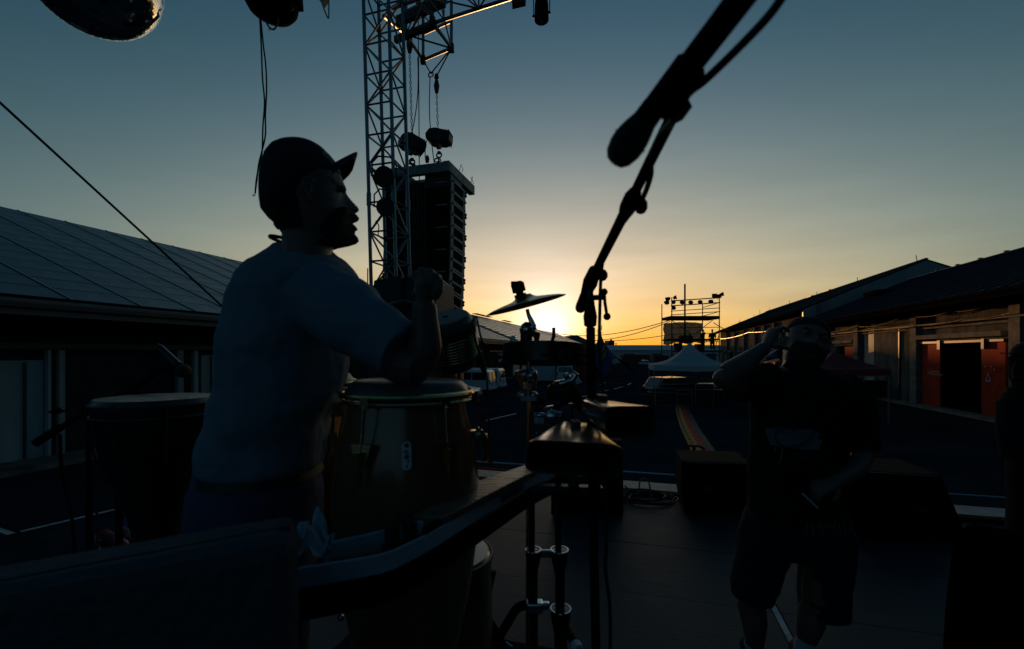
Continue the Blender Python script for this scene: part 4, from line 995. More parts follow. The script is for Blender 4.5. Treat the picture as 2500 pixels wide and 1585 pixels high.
# ---- ground-stacked side fill at the foot of the tower
SF = thing('stage_speaker', 'large black loudspeaker box behind the raised fist, at the foot of the truss tower', 'loudspeaker', at(960, 862, 5.2).xy.to_3d()+Z*0)
def boxspk(root, x0, x1, yt, yb, Y, dep, name='cabinet', m='black', bev=.02, skew=.0):
    a, b_ = at(x0, yt, Y), at(x1, yb, Y); bb = MB(); bb.prism([a, V((b_.x, Y, a.z+skew)), b_, V((a.x, Y, b_.z))], V((dep*.27, dep*.96, 0))); return bb.build(name, M[m], root, bevel=bev)
boxspk(SF, 911, 978, 684, 835, 5.2, .55, skew=.06)
b = MB(); a, b_ = at(976, 672, 5.3), at(1062, 835, 5.3); b.prism([a, V((b_.x, 5.3, a.z-.05)), b_, V((a.x, 5.3, b_.z))], V((.16, .56, 0))); b.build('cabinet', M['black'], SF, bevel=.03)
b = MB(); p = [at(1064, 684, 5.35), at(1092, 698, 5.75), at(1092, 800, 5.75), at(1064, 800, 5.35)]; b.prism(p, V((-.02, -.0, 0))); b.build('curved_grille', M['grille'], SF)
b = MB(); b.tube([at(1062, 682, 5.3), at(1080, 686, 5.5), at(1093, 696, 5.8)], .012, 6); b.build('grille_edge', M['steel'], SF)
sb_ = MB(); a = at(911, 835, 5.2); sb_.box((a.x+.45, 5.6, a.z/2), (1.0, .9, a.z)); sb_.build('subwoofer', M['black'], SF, bevel=.02)
for i, x in enumerate((930, 952)): pass

# ---- lamps on the tower
def tl(px, py): return at(px, py, 6.35)
par('', tl(938, 430), (.15, -.75, -.45), .135, .26, 'upper of the two lamps clamped inside the truss tower', 'lamps clamped inside the truss tower')
par('', tl(940, 505), (.25, -.85, -.35), .12, .25, 'lower of the two lamps clamped inside the truss tower', 'lamps clamped inside the truss tower')
for a, b_, l in ((tl(946, 415), tl(930, 400), 'short clamp arm of the upper tower lamp'),): pass
m = MB(); m.tube(cat_curve([tl(917, 540), tl(925, 552), tl(924, 575), tl(938, 585), tl(948, 588)], 5), .008, 5); m.tube([tl(938, 580), tl(948, 590)], .03, 6)
tag(m.build('lamp_cable', M['rope'], None, loc=tl(938, 580)), 'looped lamp cable with plug inside the truss tower', 'cable')

# ---- hanging moving head and loose cables, top centre left
MH = thing('moving_light', 'dark moving-head light hanging at the top edge, left of the truss tower', 'stage light', at(664, 10, 4.4))
Ym = 4.4
b = MB(); c = at(662, 20, Ym); b.lathe([(.03, -.085), (.12, -.075), (.20, -.035), (.235, .02), (.255, .2), (.25, .34), (.1, .4)], c, V((.06, .05, 1)), 28); b.build('head', M['blackmat'], MH, smooth=True)
b = MB(); b.bar(at(710, -6, Ym), at(729, -2, Ym), .1, .09); b.prism([at(700, -60, Ym), at(724, -60, Ym), at(729, 8, Ym), at(716, 8, Ym)], V((0, .12, 0))); b.build('yoke_arm', M['blackmat'], MH, bevel=.01)
b = MB(); b.tube(cat_curve([at(712, 14, Ym-.1), at(716, 18, Ym-.1), at(714, 24, Ym-.1), at(708, 25, Ym-.1)], 4), .006, 5); b.build('latch', M['steeldark'], MH)
m = MB()
l1 = cat_curve([at(634, 38, Ym), at(638, 110, Ym), at(641, 190, Ym), at(646, 250, Ym), at(642, 310, Ym), at(640, 370, Ym), at(633, 400, Ym), at(626, 440, Ym), at(623, 472, Ym)], 6)
l2 = cat_curve([at(636, 38, Ym), at(643, 110, Ym), at(649, 160, Ym), at(651, 220, Ym), at(648, 280, Ym), at(648, 330, Ym), at(639, 372, Ym), at(632, 400, Ym), at(627, 440, Ym), at(623, 472, Ym)], 6)
m.tube(l1, .0075, 5); m.tube(l2, .0075, 5)
hk = [at(623, 470, Ym), at(622, 477, Ym), at(618, 479, Ym), at(618, 474, Ym)]; m.tube(cat_curve(hk, 4), .004, 5)
tag(m.build('safety_cable', M['rope'], None, loc=at(636, 40, Ym)), 'two loose black cables with a hook, hanging behind the cap wearer\'s head', 'cable')
m = MB(); m.tube(cat_curve([at(646, 40, Ym), at(654, 62, Ym), at(665, 72, Ym), at(674, 66, Ym), at(681, 40, Ym)], 6), .0085, 5); m.tube(cat_curve([at(658, 66, Ym), at(657, 73, Ym), at(661, 74, Ym)], 3), .004, 5)
tag(m.build('safety_cable', M['rope'], None, loc=at(660, 50, Ym)), 'short drooping cable loop under the moving-head light', 'cable')
m = MB(); p = [at(776, -6, Ym), at(788, 11, Ym), at(800, -6, Ym)]; m.prism(p, V((0, .05, 0))); m.tube(cat_curve([at(787, 10, Ym), at(795, 32, Ym), at(802, 45, Ym), at(803, 20, Ym), at(802, -30, Ym)], 5), .007, 5)
tag(m.build('hanging_bracket', M['ctan'], None, loc=at(788, 0, Ym)), 'small pointed bracket with a cable loop at the top edge, left of the tower', 'bracket')
# ---- spot at top right of the truss
Yp = 5.6
SP = par('', at(1322, 22, Yp), (.0, -.12, -1), .088, .30, 'black spotlight pointing down at the top edge, right of the roof truss', None, yoke=False)
b = MB()
for a_, c_ in (((1302, -30), (1303, 40)), ((1342, -30), (1342, 32))): b.bar(at(*a_, Yp), at(*c_, Yp), .012, .012)
b.ball(at(1303, 40, Yp), .02, 8); b.ball(at(1341, 31, Yp), .02, 8); b.bar(at(1322, 50, Yp-.03), at(1322, 61, Yp-.03), .025, .025); b.build('yoke', M['steeldark'], SP)
m = MB(); m.prism([at(1249, -12, 5.8), at(1284, -12, 5.8), at(1284, 1, 5.8), at(1251, 9, 5.8)], V((0, .1, 0)))
tag(m.build('truss_clamp', M['steeldark'], None, loc=at(1266, 0, 5.8)), 'dark clamp end cut by the top edge, left of the spotlight', 'clamp')

# ================================================================= STAGE EQUIPMENT
def pole(x, y0, y1, Y, r, name='pole', m='chrome', root=None): return MB().tube([at(x, y0, Y), at(x, y1, Y)], r, 12).build(name, M[m], root, smooth=True)
def stage_z(px, Y): return V((at(px, 0, Y).x, Y, ST+.004))

# ---- floor monitors
def monitor(label, pts, Y, dep, grp='floor monitors along the front of the stage'):
    """pts: camera-side outline in photo pixels"""
    P3 = [at(x, y, Y) for x, y in pts]; zmin = ST+.008; P3 = [V((p.x, p.y, max(p.z, zmin))) for p in P3]
    cx = sum(p.x for p in P3)/len(P3); t = thing('floor_monitor', label, 'floor monitor', (cx, Y, zmin), grp)
    b = MB(); b.prism(P3, V((dep*.25, dep, 0))); b.build('cabinet', M['blackmat'], t, bevel=.012)
    a, c = P3[0], P3[1]; b = MB(); b.bar(a+V((.03, -.005, -.012)), c+V((-.03, -.005, -.012)), .012, .012); b.build('edge_trim', M['steeldark'], t)
    b = MB(); m_ = sum(P3, V((0, 0, 0)))/len(P3); b.box(m_+V((0, -.006, 0)), (.14, .02, .05)); b.build('handle', M['steeldark'], t, bevel=.008)
    return t
monitor('black floor monitor left of the bearded man, below the pallet truck handle', [(1665, 1125), (1832, 1131), (1832, 1262), (1672, 1262), (1662, 1200)], 4.2, .5)
monitor('large black wedge monitor right of the bearded man', [(2040, 1146), (2298, 1160), (2322, 1215), (2366, 1318), (2360, 1330), (2060, 1330)], 3.62, .55)
monitor('black floor monitor hidden behind the cowbells and stand poles', [(1345, 1070), (1518, 1076), (1522, 1262), (1345, 1262)], 4.17, .5)
# ---- cable coil on the stage
m = MB(); c0 = at(1578, 1228, 4.6); c0.z = ST+.015; rr = random.Random(5)
for k in range(5):
    R0 = .16+.05*rr.random(); cxy = c0+V((rr.uniform(-.07, .07), rr.uniform(-.07, .07), .012*k)); pts = [cxy+V((R0*1.25*cos(a_), R0*sin(a_), .006*sin(3*a_+k))) for a_ in [i*2*pi/26 for i in range(27)]]
    m.tube(pts, .0075, 5)
m.tube(cat_curve([at(1525, 1186, 4.9), at(1545, 1206, 4.8), V((1.32, 4.78, ST+.02)), V((1.9, 4.72, ST+.02))], 8), .009, 5)
m.tube(cat_curve([V((1.12, 4.7, ST+.02)), V((1.3, 4.72, ST+.02)), V((1.38, 4.9, ST+.12)), V((1.45, 4.85, ST+.14)), V((1.4, 4.55, ST+.02))], 8), .009, 5)
tag(m.build('cable_coil', M['rope'], None, loc=c0), 'loose coil of black cable on the stage floor left of the floor monitor', 'cable')

# ---- curved trap tray (foreground) with scuffed board
TR = thing('percussion_tray', 'long curved grey percussion tray running from lower left to the cowbells', 'tray table', at(1000, 1400, .85))
zt = HC-.355
def dz_pt(px, py, dz): Y = FP*dz/(py-CY); return V(((px-CX)/FP*Y, Y, HC-dz))
fr_px = [(690, 1396), (723, 1388), (830, 1371), (938, 1351), (998, 1327), (1045, 1303), (1091, 1278), (1200, 1214), (1300, 1158), (1385, 1122)]
front = cat_curve([dz_pt(x, y, .355) for x, y in fr_px], 5)
def wall(line, h, th, name, m, z0=0):
    rings = []
    for i, p in enumerate(line):
        d = (line[min(i+1, len(line)-1)]-line[max(i-1, 0)]).normalized(); s_ = V((-d.y, d.x, 0))
        rings.append([p+Z*z0, p+s_*th+Z*z0, p+s_*th-Z*(h-z0), p-Z*(h-z0)])
    b = MB(); b.rings(rings); return b.build(name, M[m], TR, bevel=.004)
wall(front, .036, .006, 'front_rim', 'traygrey')
back = cat_curve([dz_pt(x, y, .345) for x, y in ((792, 1327), (900, 1303), (998, 1279), (1050, 1266), (1103, 1250))], 5)
wall(back, .03, .006, 'back_rim', 'traygrey')
b = MB(); fl = [p-Z*.03+V((0, .006, 0)) for p in front[4:32]]; bl = [p-Z*.03 for p in reversed(back)]; b.prism(fl+bl, -Z*.006); b.build('tray_floor', M['black'], TR)
brd = MB(); brd.prism([dz_pt(1085, 1262, .338), dz_pt(1318, 1143, .338), dz_pt(1289, 1132, .338), dz_pt(1140, 1182, .338), dz_pt(1000, 1262, .338)], -Z*.018)
brd.build('wooden_board', M['board'], TR, bevel=.003)
lip = cat_curve([dz_pt(x, y, .342) for x, y in ((1040, 1290), (1110, 1250), (1215, 1192), (1325, 1138))], 4); wall(lip, .016, .012, 'rubber_edge', 'blackmat')
under = [p-Z*.045+V((0, .012, 0)) for p in front]; rings = []
for i, p in enumerate(under): rings.append([p, p+V((.03, .09, 0)), p+V((.03, .09, -.05)), p-Z*.05])
b = MB(); b.rings(rings); b.build('support_rail', M['blackmat'], TR)
# sticker with faint capitals on the front rim
i0 = 36; A0 = dz_pt(1190, 1220, .355); B0 = dz_pt(1300, 1158, .355); xd = (B0-A0).normalized(); cpt = (A0+B0)/2-Z*.019+V((xd.y, -xd.x, 0))*.0035
nf = V((xd.y, -xd.x, 0)); lt = MB(); lq = lambda u, v: cpt+xd*u+Z*v
lt.torus(lq(-.055, 0), .0085, .0022, nf, 18, 5); lt.torus(lq(-.030, .001), .0075, .0030, nf, 18, 5)     # faded, unreadable marks: rounds, a wedge, a bowl
for p_, q_ in (((-.016, -.010), (-.010, .011)), ((-.010, .011), (-.003, -.010)), ((.020, -.010), (.026, .010)), ((.026, .010), (.034, -.010)), ((.042, -.011), (.042, .011))): lt.bar(lq(*p_), lq(*q_), .0035, .001, nf)
lt.torus(lq(.008, 0), .0075, .0030, nf, 18, 5); lt.torus(lq(.050, .001), .0080, .0022, nf, 18, 5); lt.build('rim_lettering', M['prntd'], TR)
for x, y, s_ in ((958, 1300, .03), (1000, 1288, .03)):
    p = dz_pt(x, y+22, .37); t = MB(); t.lathe([(.014, 0), (.015, .03), (.012, .036)], p, Z, 14); o = t.build('shaker', M['black'], None, smooth=True, loc=p); tag(o, 'black cylindrical shaker standing in the grey tray, ' + ('left one' if x < 980 else 'right one'), 'shaker', 'black shakers in the tray')
for i, (x0_, y0_, x1_, y1_, m_) in enumerate(((780, 1350, 880, 1330, 'steel'), (790, 1372, 930, 1342, 'board'), (840, 1342, 940, 1316, 'steeldark'))):
    m = MB(); a, b_ = dz_pt(x0_, y0_, .367), dz_pt(x1_, y1_, .367); m.tube([a, b_], .006 if m_ != 'board' else .008, 8); o = m.build('stick' if m_ != 'steeldark' else 'beater', M[m_], None, loc=a); tag(o, ['metal rod lying along the back of the tray', 'wooden stick lying in the tray', 'dark beater lying in the tray behind the wooden stick'][i], 'stick')
# crumpled tissue
m = MB(); rr = random.Random(11); c = at(742, 1300, .82); vs = []; nn = 9
for j in range(nn+1):
    for i in range(nn+1): vs.append(c+V(((i/nn-.5)*.085+rr.uniform(-.006, .006), (j/nn-.5)*.05+rr.uniform(-.008, .008), rr.uniform(-.02, .02)+.018*cos(i*1.7+j*.9)+.014*sin(j*2.3)-.03*(i/nn-.5)**2*4)))
m.add(vs, [(j*(nn+1)+i, j*(nn+1)+i+1, (j+1)*(nn+1)+i+1, (j+1)*(nn+1)+i) for j in range(nn) for i in range(nn)])
tag(m.build('paper_tissue', M['tissue'], None, loc=c), 'crumpled white tissue at the left end of the grey tray', 'tissue')

# ---- padded case in the left foreground
FC = thing('padded_case', 'large black padded case filling the bottom left corner', 'padded case', at(300, 1600, .62))
b = MB(); p0, p1 = at(-260, 1498, .50), at(712, 1316, .60)
b.prism([p0, p1, p1+V((.005, 0, -.42)), p0+V((0, 0, -.42))], V((-.03, .085, .012))); o = b.build('cover', M['padded'], FC, bevel=.022)
b = MB(); b.tube([p0+V((0, .03, .003)), p1+V((-.02, .035, .002))], .003, 6); b.build('zip_seam', M['blackmat'], FC)

# ---- congas
def conga(label, c, R, zr, mats, parts=6, badge=False, depth=.72, belly=1.13, ph=0, comfort=True, tiltax=Z, grp='congas in front of the cap wearer'):
    t = thing('conga', label, 'drum', c-tiltax*depth, grp); ax = V(tiltax).normalized()
    sh = MB(); dk = depth/.72; sh.lathe([(R*.90, -.018*dk), (R*.93, -.05*dk), (R*1.04 if belly > 1 else R*.96, -.12*dk), (R*belly, -.24*dk), (R*1.10*belly/1.13, -.36*dk), (R*.98*belly/1.13, -.5*dk), (R*.8, -.64*dk), (R*.72, -depth)], c, ax, 48); sh.build('shell', mats[0], t, smooth=True)
    hd = MB(); hd.lathe([(R*.955, .0), (R*.94, .012), (R*.86, .030), (R*.80, .036), (.01, .037)], c, ax, 48, cap=False); hd.build('head', mats[1], t, smooth=True)
    hp = MB(); hp.torus(c+ax*.004, R*1.0, .0075, ax, 56, 8); hp.torus(c-ax*.012, R*.985, .005, ax, 56, 6); hp.build('hoop', mats[2], t, smooth=True)
    ref = V((1, 0, 0)); x = (ref-ax*ref.dot(ax)).normalized(); y = ax.cross(x)
    for k in range(parts):
        a_ = 2*pi*k/parts+ph; d = x*cos(a_)+y*sin(a_); s_ = ax.cross(d)
        lg = MB(); e0 = c+d*(R*1.03); lg.tube([e0+ax*.006, e0+d*.012-ax*.02, c+d*(R*1.08+.008)-ax*.07, c+d*(R*1.13+.012)-ax*.155], .0035, 8)
        lg.box(e0+d*.004-ax*.006, (.022, .016, .022), (s_, d, ax)); o = lg.build('tuning_lug', mats[2], t)
        pl = MB(); q = c+d*(R*1.115+.003); pl.prism([q-ax*.095+s_*.026, q-ax*.095-s_*.026, q+d*.008-ax*.185], d*.005); pl.box(q+d*.012-ax*.125, (.014, .018, .03), (s_, d, ax)); pl.lathe([(.006, -.02), (.006, .02)], q+d*.012-ax*.16, ax, 8); pl.build('lug_plate', mats[2], o)
    return t
c1 = V(((996-CX)/FP*1.17, 1.17, HC-.105))
wmat, sk = M['wood'], M['hide']
G1 = conga('large lacquered conga in the centre with a white and orange badge', c1, .163, 0, (M['wood'], sk, M['gold']), parts=6, ph=radians(-109))
# badge
bang = radians(-78); bdn = V((cos(bang), sin(bang), 0)); bs = Z.cross(bdn); q = c1+bdn*(.163*1.125+.003)-Z*.118
b = MB(); pts = []
for k in range(24):
    a_ = 2*pi*k/24; pts.append(q+bs*(.0105*cos(a_))+Z*(.0105*sin(a_)+(.0205 if sin(a_) > 0 else -.0205)))
b.prism(pts, bdn*.003); bg_ = b.build('badge', M['badge'], G1)
b = MB(); f_ = q+bdn*.0035
for poly in ([(-.006, .013), (.002, .013), (.003, .005), (-.004, .0045)], [(-.001, -.009), (.006, -.008), (.005, -.017)], [(-.001, -.018), (.003, -.017), (.001, -.027), (-.003, -.023)]): b.prism([f_+bs*x+Z*z for x, z in poly], bdn*.0008)
b.build('badge_letter', M['orange'], bg_)
b = MB()
for z_ in (.0235, -.001): b.lathe([(.0045, 0), (.0045, .003), (.002, .004)], f_+Z*z_, bdn, 12)
b.build('badge_screw', M['steeldark'], bg_)
c2_ = V(((757-CX)/FP*1.5, 1.5, HC-.10)); conga('conga behind the big one, mostly hidden by the man in the cap', c2_, .145, 0, (M['wood'], M['skinhead'], M['gold']), ph=.3)
ta = V((-.16, -.40, .90)).normalized()
c3 = at(1093, 798, 1.55)
Q = conga('small tilted hand drum with a lit hoop, right of the raised forearm', c3, .095, 0, (M['wood'], M['hide'], M['steeldark']), depth=.15, belly=.96, tiltax=ta, parts=6, ph=.5, grp=None)
b = MB()
for k in range(8): b.torus(c3-ta*(.03+.0105*k), .0930-.0010*k, .0022, ta, 40, 5)
b.build('shell_ribbing', M['gold'], Q)
MB().tube([c3-ta*.13, c3-ta*.2+V((0, 0, -.05)), V((c3.x-.03, 1.62, ST+.3))], .012, 8).build('stand_post', M['chrome'], Q)
wr = MB(); p = at(1072, 922, 1.5); wr.lathe([(.058, -.012), (.06, 0), (.058, .012)], p, Z, 28)
tag(wr.build('wood_ring', M['woodred'], None, smooth=True, loc=p), 'red-brown wooden drum base between the forearm and the parked cars', 'drum base')
m = MB(); m.tube(cat_curve([at(1152, 782, 1.5), at(1160, 830, 1.5), at(1185, 900, 1.5), at(1192, 1000, 1.5), at(1195, 1135, 1.5)], 6), .0035, 6)
tag(m.build('microphone_cable', M['rope'], None, loc=at(1190, 950, 1.5)), 'thin black cable drooping from the tilted drum to the tray', 'cable')
# clip mic arm at conga right
m = MB(); m.tube(cat_curve([at(1155, 1064, 1.2), at(1180, 1062, 1.2), at(1190, 1085, 1.2), at(1198, 1130, 1.22)], 6), .007, 8); m.box(at(1152, 1064, 1.2), (.02, .02, .03))
tag(m.build('brass_bracket', M['gold'], None, loc=at(1170, 1062, 1.2)), 'bent brass leg bracket on the right side of the big conga', 'bracket')

# ---- djembe at left
DJ = thing('floor_drum', 'big dark goblet drum left of the man in the cap', 'drum', V((at(385, 0, 2.0).x, 2.0, ST)))
c = V((at(385, 0, 2.0).x, 2.0, HC-.205)); b = MB(); b.lathe([(.222, 0), (.222, -.03), (.215, -.12), (.18, -.28), (.11, -.47), (.085, -.6), (.10, -.9), (.13, -1.29)], c, Z, 40); b.build('shell', M['blackgloss'], DJ, smooth=True)
b = MB(); b.lathe([(.226, -.005), (.215, .012), (.01, .016)], c, Z, 40, cap=False); b.build('head', M['bell'], DJ, smooth=True)
b = MB(); b.torus(c-Z*.01, .228, .006, Z, 40, 6); b.torus(c-Z*.06, .226, .005, Z, 40, 6); b.build('hoop', M['steeldark'], DJ)
for k in range(8): a_ = 2*pi*k/8; d = V((cos(a_), sin(a_), 0)); MB().tube([c+d*.228, c+d*.23-Z*.1, c+d*.2-Z*.24], .004, 5).build('tuning_rod', M['steeldark'], DJ)

# ---- left microphone stand
LM = thing('microphone_stand', 'dark boom microphone stand at the left, its boom reaching up to the right', 'microphone stand', V((at(218, 0, 2.15).x, 2.15, ST)))
Yl = 2.15
MB().tube([at(216, 1015, Yl), V((at(220, 0, Yl).x, Yl, ST+.1))], .0105, 10).build('pole', M['blackmat'], LM); MB().tube([at(217, 1180, Yl), V((at(220, 0, Yl).x, Yl, ST+.12))], .014, 10).build('pole', M['blackmat'], LM)
MB().tube([at(85, 1084, 2.02), at(150, 1042, 2.06), at(152, 1041, 2.06), at(215, 1003, 2.13), at(340, 940, 2.2), at(405, 895, 2.26)], [.018, .018, .011, .011, .010, .009], 10).build('boom', M['blackmat'], LM)
b = MB(); b.ball(at(216, 1008, Yl), .03, 12); b.tube([at(214, 1012, Yl-.04), at(214, 1012, Yl+.05)], .02, 8); b.tube([at(172, 1003, Yl), at(120, 1006, Yl-.02)], .006, 6); b.ball(at(140, 1003, Yl), .018, 8); b.build('pivot', M['blackmat'], LM)
for a_ in (.3, 2.4, 4.5): MB().tube([V((at(220, 0, Yl).x, Yl, ST+.16)), V((at(220, 0, Yl).x+.3*cos(a_), Yl+.3*sin(a_), ST+.012))], .008, 6).build('leg', M['blackmat'], LM)
m = MB(); m.tube(cat_curve([at(404, 897, 2.26), at(330, 948, 2.2), at(262, 990, 2.18), at(248, 1060, 2.16), at(236, 1200, 2.16), at(240, 1400, 2.16)], 6), .005, 5)
tag(m.build('microphone_cable', M['rope'], None, loc=at(250, 1000, 2.16)), 'cable wrapped along the left boom and down its pole', 'cable')
mic = thing('microphone', 'slim microphone tilted down on the end of the left boom', 'microphone', at(415, 872, 2.2))
b = MB(); b.tube([at(384, 843, 2.24), at(392, 850, 2.24), at(436, 893, 2.18)], [.010, .016, .019], 14); b.build('body', M['blackgloss'], mic, smooth=True)
b = MB(); b.ball(at(447, 906, 2.17), (.034, .034, .032), 18); b.build('grille', M['grille'], mic, smooth=True)
SM = thing('small_stand', 'thin second stand left of the boom stand pole', 'stand', V((at(185, 0, 2.3).x, 2.3, ST)))
MB().tube([at(146, 1060, 2.3), at(150, 1150, 2.3), at(175, 1260, 2.3), V((at(205, 0, 2.3).x, 2.3, ST+.01))], .0075, 6).build('pole', M['blackmat'], SM)
MB().tube([at(290, 1080, 2.4), V((at(292, 0, 2.4).x, 2.4, ST+.01))], .017, 8).build('post', M['blackmat'], SM)

# ---- fire extinguisher trolley on the ground
def extinguisher(pa, pb, label):
    t = thing('fire_extinguisher', label, 'fire extinguisher', pa, 'fire extinguishers lying on the trolley'); d = (pb-pa).normalized(); L = (pb-pa).length
    b = MB(); b.lathe([(.03, 0), (.07, .03), (.078, .08), (.078, L-.06), (.05, L-.01), (.02, L)], pa, d, 18); b.build('cylinder', M['extred'], t, smooth=True)
    b = MB(); b.lathe([(.080, L*.36), (.080, L*.64)], pa, d, 18, cap=False); b.build('label_band', M['black'], t)
    b = MB(); b.tube([pa+d*L, pa+d*(L+.04)], .022, 8); b.torus(pa+d*(L+.01), .03, .008, d, 12, 5); b.build('valve', M['steeldark'], t)
E1a, E1b = at(252, 1302, 6.9), at(306, 1336, 6.35); E2a, E2b = at(286, 1292, 7.0), at(333, 1323, 6.5)
extinguisher(E1a, E1b, 'red fire extinguisher nearer the left stand pole, lying down'); extinguisher(E2a, E2b, 'red fire extinguisher nearer the goblet drum, lying down')
TL = thing('trolley', 'low flat trolley holding the two fire extinguishers', 'trolley', V((E1a.x+.3, 6.7, 0)))
zz = min(E1b.z, E2b.z)-.11; b = MB(); b.prism([V((E1a.x-.2, 7.0, zz)), V((E1b.x-.1, 6.1, zz)), V((E2b.x+.25, 6.3, zz)), V((E2a.x+.3, 7.15, zz))], -Z*.04); b.build('platform', M['steeldark'], TL)
MB().tube([V((E1a.x-.2, 7.0, zz)), V((E1b.x-.1, 6.1, zz))], .02, 6).build('frame_tube', M['rail'], TL)
for p in (V((E1a.x-.1, 6.95, zz/2)), V((E1b.x, 6.2, zz/2)), V((E2b.x+.15, 6.4, zz/2)), V((E2a.x+.2, 7.1, zz/2))): MB().box(p, (.05, .05, zz-.06)).build('leg', M['steeldark'], TL)
m = MB(); p = at(345, 1275, 7.4); m.ball(p, (.26, .2, .2), 14); tag(m.build('covered_bundle', M['bluebag'], None, smooth=True, loc=p), 'blue cloth-covered bundle behind the fire extinguishers', 'bundle')
m = MB(); m.box((p.x, p.y, (p.z-.2)/2), (.5, .4, p.z-.2)); tag(m.build('crate', M['black'], None, loc=(p.x, p.y, 0)), 'dark crate under the blue cloth bundle', 'crate')

# ---- percussion stand: two chrome poles with collars
PS = thing('percussion_stand', 'chrome double-pole percussion stand in front of the stage floor, under the cowbells', 'stand', V((at(1335, 0, 1.35).x, 1.35, ST)))
Yp = 1.35
def vpole(x, ya, yb, r, name, m='chrome', Y=Yp): return MB().tube([at(x, ya, Y), at(x, yb, Y)], r, 14).build(name, M[m], PS, smooth=True)
vpole(1298, 1180, 1352, .0098, 'inner_tube', 'blackgloss'); vpole(1301, 1345, 1500, .0145, 'outer_tube', 'blackgloss'); vpole(1303, 1480, 1960, .0125, 'outer_tube', 'blackgloss')
vpole(1363, 1180, 1352, .0098, 'inner_tube', 'blackgloss'); vpole(1367, 1345, 1500, .0145, 'outer_tube', 'blackgloss'); vpole(1369, 1490, 1960, .019, 'outer_tube', 'blackgloss')
def collar(x, y, w, h, knob=0):
    c = at(x, y, Yp); b = MB(); b.lathe([(w*.62, -h), (w*.95, -h*.35), (w, 0), (w*1.02, .006), (w*.7, .007)], c, Z, 20); o = b.build('height_clamp', M['blackgloss'], PS, smooth=True)
    b = MB(); b.torus(c+Z*.006, w*.98, .0032, Z, 24, 6)
    b.build('clamp_rim', M['chrome'], o)
    if knob: bb = MB(); bb.box(c+V((knob*(w+.018), -.005, -.002)), (.04, .012, .022)); bb.build('wing_nut', M['chrome'], o, bevel=.004)
collar(1302, 1348, .023, .055, 1); collar(1366, 1348, .026, .055); collar(1369, 1492, .030, .07); 
b = MB(); b.box(at(1305, 1480, Yp), (.05, .035, .03)); b.box(at(1325, 1478, Yp), (.04, .02, .02)); b.build('bracket_clamp', M['chrome'], PS, bevel=.005)
b = MB(); b.tube(cat_curve([at(1285, 1476, Yp), at(1262, 1486, Yp-.01), at(1240, 1520, Yp-.02), at(1222, 1550, Yp-.03)], 6), .0135, 10); b.build('curved_arm', M['blackmat'], PS)
b = MB(); b.tube([at(1375, 1525, Yp), at(1415, 1590, Yp-.12), V((at(1450, 0, Yp).x, .95, ST+.02))], .013, 8); b.build('leg', M['blackmat'], PS); b = MB(); b.tube([at(1404, 1574, Yp-.1), at(1412, 1588, Yp-.12)], .016, 10); b.build('leg_band', M['badge'], PS)
for a_ in (.9, 2.6, 4.2): MB().tube([V((at(1303, 0, Yp).x, Yp, ST+.3)), V((at(1303, 0, Yp).x+.4*cos(a_), Yp+.4*sin(a_), ST+.015))], .011, 8).build('leg', M['blackgloss'], PS)
b = MB(); b.bar(at(1290, 1190, Yp), at(1470, 1196, Yp), .03, .02); b.bar(at(1400, 1175, Yp), at(1470, 1150, Yp), .02, .02); b.box(at(1400, 1178, Yp), (.03, .03, .05)); b.box(at(1452, 1175, Yp), (.03, .03, .04)); b.build('crossbar', M['steeldark'], PS)

# ---- cymbal with its stand
CS = thing('cymbal_stand', 'chrome cymbal stand rising behind the tambourine', 'stand', V((at(1292, 0, 1.42).x, 1.42, ST)))
Yc = 1.42
cz = at(1283, 740, Yc); cax = V((-.255, -.03, .966)).normalized(); Rc = .1275
CYM = thing('cymbal', 'small splash cymbal tilted against the sunset', 'cymbal', cz)
b = MB(); pr = [(.012, .020), (.022, .019), (.032, .010), (.045, .005), (.08, -.001), (.11, -.007), (Rc, -.0125), (Rc, -.0135), (.11, -.0088), (.08, -.0028), (.045, .0032), (.030, .008), (.012, .018)]
b.lathe(pr, cz+cax*.006, cax, 64, cap=False); b.build('bow', M['cym'], CYM, smooth=True)
b = MB(); b.lathe([(.019, .012), (.019, .028), (.012, .029), (.012, .034), (.021, .036), (.021, .062), (.014, .068)], cz+V((-.010, 0, 0)), cax, 16); b.build('felt_and_nut', M['blackmat'], CYM)
b = MB(); b.box(cz+V((-.012, 0, 0))+cax*.062, (.036, .014, .014)); b.build('wing_nut', M['blackmat'], CYM, bevel=.003)
b = MB(); b.tube([cz-cax*.02, at(1290, 768, Yc), at(1298, 786, Yc), at(1302, 800, Yc)], [.006, .0065, .009, .012], 10); b.build('tilter_rod', M['chrome'], CS, smooth=True)
b = MB(); b.ball(at(1287, 806, Yc), (.024, .022, .026), 14); b.tube([at(1276, 796, Yc), at(1304, 812, Yc)], .017, 12); b.build('tilter', M['chrome'], CS, smooth=True)
b = MB(); b.tube([at(1300, 815, Yc-.01), at(1311, 818, Yc-.02), at(1310, 834, Yc-.02)], [.010, .012, .007], 8); b.build('wing_bolt', M['chrome'], CS, smooth=True)
b = MB(); b.tube([at(1285, 815, Yc), at(1284, 860, Yc)], .019, 14); b.build('upper_sleeve', M['blackgloss'], CS, smooth=True)
b = MB(); b.tube([at(1292, 880, Yc), at(1290, 1960, Yc)], .0095, 12); b.build('pole', M['gold'], CS, smooth=True)  # brass colour paints the warm reflection on this chrome pole
b = MB(); b.ball(at(1280, 915, Yc), (.022, .02, .018), 12); b.ball(at(1297, 918, Yc-.02), (.02, .02, .026), 12); b.tube([at(1262, 905, Yc), at(1268, 920, Yc), at(1278, 935, Yc)], [.010, .012, .009], 8); b.tube([at(1296, 915, Yc), at(1298, 950, Yc)], .017, 12); b.build('double_clamp', M['chrome'], CS, smooth=True)
